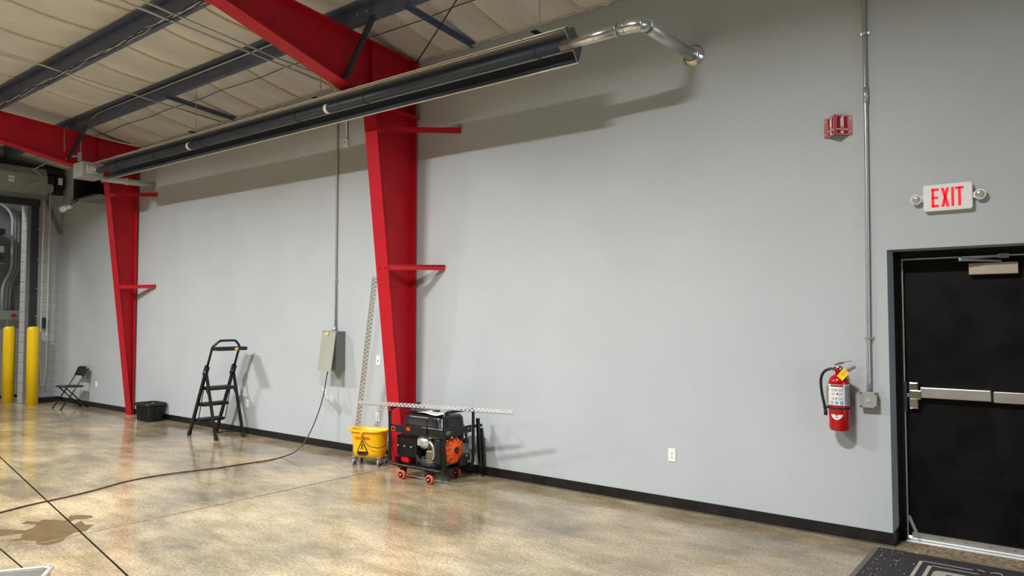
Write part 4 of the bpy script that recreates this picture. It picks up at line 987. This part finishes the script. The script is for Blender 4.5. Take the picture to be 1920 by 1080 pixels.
for j in range(7):
    t_ = j/6; z = .605+.175*t_; wv = .20*(1-max(0, t_-.55)**2*.9) if t_ > .55 else .20
    g.append([((-1+2*i/10)*wv, .135+.42*(z-.605)+.035*(1-(-1+2*i/10)**2)-.012, z) for i in range(11)])
MB().sheet(g).build('backrest', 'black_plastic', ch, solid=.012)

# ------------------------------------------------------------------ door mat
mt2 = thing('door_mat', (-.3, -.9, 0), 0, 'black rubber door mat with grey printed frame lines before the exit door', 'mat')
MB().box(-1.20, .65, -1.85, -.085, 0, .007).build('pile', 'mat_rubber', mt2, world=True)
MB().box(-1.235, -1.20, -1.85, -.085, 0, .004).build('rubber_edge', 'mat_edge', mt2, world=True)
def pr(m_, nm): m_.build(nm, 'mat_print', mt2, world=True)
pr(MB().box(-.915, -.893, -1.6, -.228, .006, .0078), 'frame_line'); pr(MB().box(-.915, -.60, -.246, -.232, .006, .0078), 'frame_line')
pr(MB().box(-.852, -.828, -1.6, -.305, .006, .0078), 'frame_line'); pr(MB().box(-.852, -.56, -.318, -.305, .006, .0078), 'frame_line')
pr(MB().prism([(a-.66, b-.50) for a, b in rrect(.145, .105, .05)], lambda a, b: (a, b, .006), lambda a, b: (a, b, .0078)), 'print_block')
MB().box(-.73, -.52, -.475, -.455, .0065, .0082).build('print_slot', 'mat_rubber', mt2, world=True)
pr(MB().tube(spline([(-.575, -.215, .0075), (-.545, -.225, .0075), (-.53, -.24, .0075)], 4), .003, 5), 'print_stroke')
pr(MB().tube(spline([(-.50, -.24, .0075), (-.47, -.215, .0075), (-.44, -.225, .0075), (-.43, -.26, .0075)], 4), .004, 5), 'print_stroke')
r_ = random.Random(5); m = MB()
for k in range(60):
    x, y = -1.18+abs(r_.gauss(0, .12)), -.12-r_.random()*.8; s = .001+.0015*r_.random(); m.box(x, x+s*r_.uniform(1, 4), y, y+s*r_.uniform(1, 3), .0068, .0085)
dl = m.build('lint_specks', 'label_white', mt2, world=True, kind='stuff')

# ------------------------------------------------------------------ puddle stain on the floor
pp = [(0, 993), (20, 993), (47, 995), (62, 990), (70, 983), (42, 982), (50, 977), (72, 979), (80, 975), (105, 975), (122, 977), (132, 967), (150, 966), (172, 967), (174, 970), (160, 973), (140, 974), (127, 980), (138, 984), (152, 977), (160, 984), (176, 984), (168, 990), (160, 996), (140, 998), (126, 1006), (118, 1014), (105, 1018), (88, 1022), (66, 1020), (70, 1014), (40, 1013), (14, 1015), (38, 1009), (44, 1000), (30, 1001), (0, 1006), (-60, 1010), (-60, 992)]
q = [on_floor(*p) for p in pp]
t = thing('wet_stain', (q[10].x, q[10].y, 0), 0, 'splattered wet brown stain on the concrete floor beside the dark joint', 'stain')
MB().prism([(a.x, a.y) for a in q], lambda x, y: (x, y, -.002), lambda x, y: (x, y, .0022)).build('wet_patch', 'wet_concrete', t, world=True)

# ------------------------------------------------------------------ open aluminium box at the camera's feet
zc = .55
pc, pl_, pr_ = on_floor(95, 1061, zc), on_floor(0, 1070, zc), on_floor(150, 1080, zc)
d1_ = (pl_-pc).normalized(); d2_ = (pr_-pc).normalized()
d2_ = (d2_-d1_*d1_.dot(d2_)); d2_.normalize()
A_, B_ = 1.1, .75
ac = thing('aluminium_case', (pc+d1_*A_/2+d2_*B_/2)*1.0-V((0, 0, zc)), math.atan2(-d1_.y, -d1_.x), 'open brushed aluminium case with rolled rim standing on the floor', 'case')
hx_, hy_ = A_/2, B_/2
hv = 1 if (Matrix.Rotation(ac.rotation_euler.z, 3, 'Z') @ V((0, 1, 0))).dot(d2_) < 0 else -1
m = MB(); 
for x0, x1, y0, y1 in ((-hx_, hx_, hy_-.004, hy_), (-hx_, hx_, -hy_, -hy_+.004), (hx_-.004, hx_, -hy_, hy_), (-hx_, -hx_+.004, -hy_, hy_)): m.box(x0, x1, y0, y1, 0, zc-.005)
m.box(-hx_, hx_, -hy_, hy_, 0, .01)
m.build('tub', 'aluminium', ac)
for x0, x1, y0, y1 in ((-hx_, hx_, hy_-.006, hy_+.016), (-hx_, hx_, -hy_-.016, -hy_+.006), (hx_-.006, hx_+.016, -hy_, hy_), (-hx_-.016, -hx_+.006, -hy_, hy_)): MB().box(x0, x1, y0, y1, zc-.012, zc).build('rim', 'aluminium', ac, bevel=.004)
for sx in (-1, 1):
    for sy in (-1, 1): MB().lathe([(.013, zc-.02), (.015, zc-.002), (.01, zc+.003)], 12, (sx*(hx_-.01), sy*(hy_-.01), 0)).build('corner_cap', 'aluminium', ac)
MB().box(hx_-.32, hx_-.26, hv*hy_-.03*hv, hv*hy_-.008*hv, zc-.07, zc-.03).build('latch', 'chrome', ac, bevel=.004)

# ------------------------------------------------------------------ gas valve and short chain on the far rafter
def onx(x, y, xx): return hit(x, y, 0, xx)
gv = thing('gas_valve', onx(150, 312, -13.0), 0, 'small grey gas valve on a thin drop pipe in front of the far red rafter', 'valve')
MB().tube([onx(152, 262, -13.0), onx(151, 285, -13.0), onx(150, 312, -13.0)], .008, 8).build('drop_pipe', 'galv', gv, world=True)
p = onx(149, 294, -13.0); MB().box(p.x-.03, p.x+.03, p.y-.03, p.y+.03, p.z-.07, p.z+.07).build('valve_body', 'galv', gv, world=True, bevel=.012)
a, b_ = onx(147, 293, -12.98), onx(136, 293, -12.98); MB().bar(a, b_, .02, .025).build('lever', 'pvc', gv, world=True)
sc = thing('short_chain', onx(121, 284, -13.17), 0, 'short loose steel chain dangling from the purlin before the far red rafter', 'chain')
pa, pb_ = onx(121, 241, -13.17), onx(121, 284, -13.17); m = MB(); n = 12
for k in range(n):
    c = pa+(pb_-pa)*((k+.5)/n); L = (pb_-pa).length/n*.62; pts = []
    for q in range(6):
        u = .012*math.cos(2*PI*q/6); h = L*math.sin(2*PI*q/6); pts.append(c+V((u if k % 2 else 0, 0 if k % 2 else u, h)))
    m.tube(pts, .0035, 4, closed=True)
m.build('chain_links', 'galv', sc, world=True)
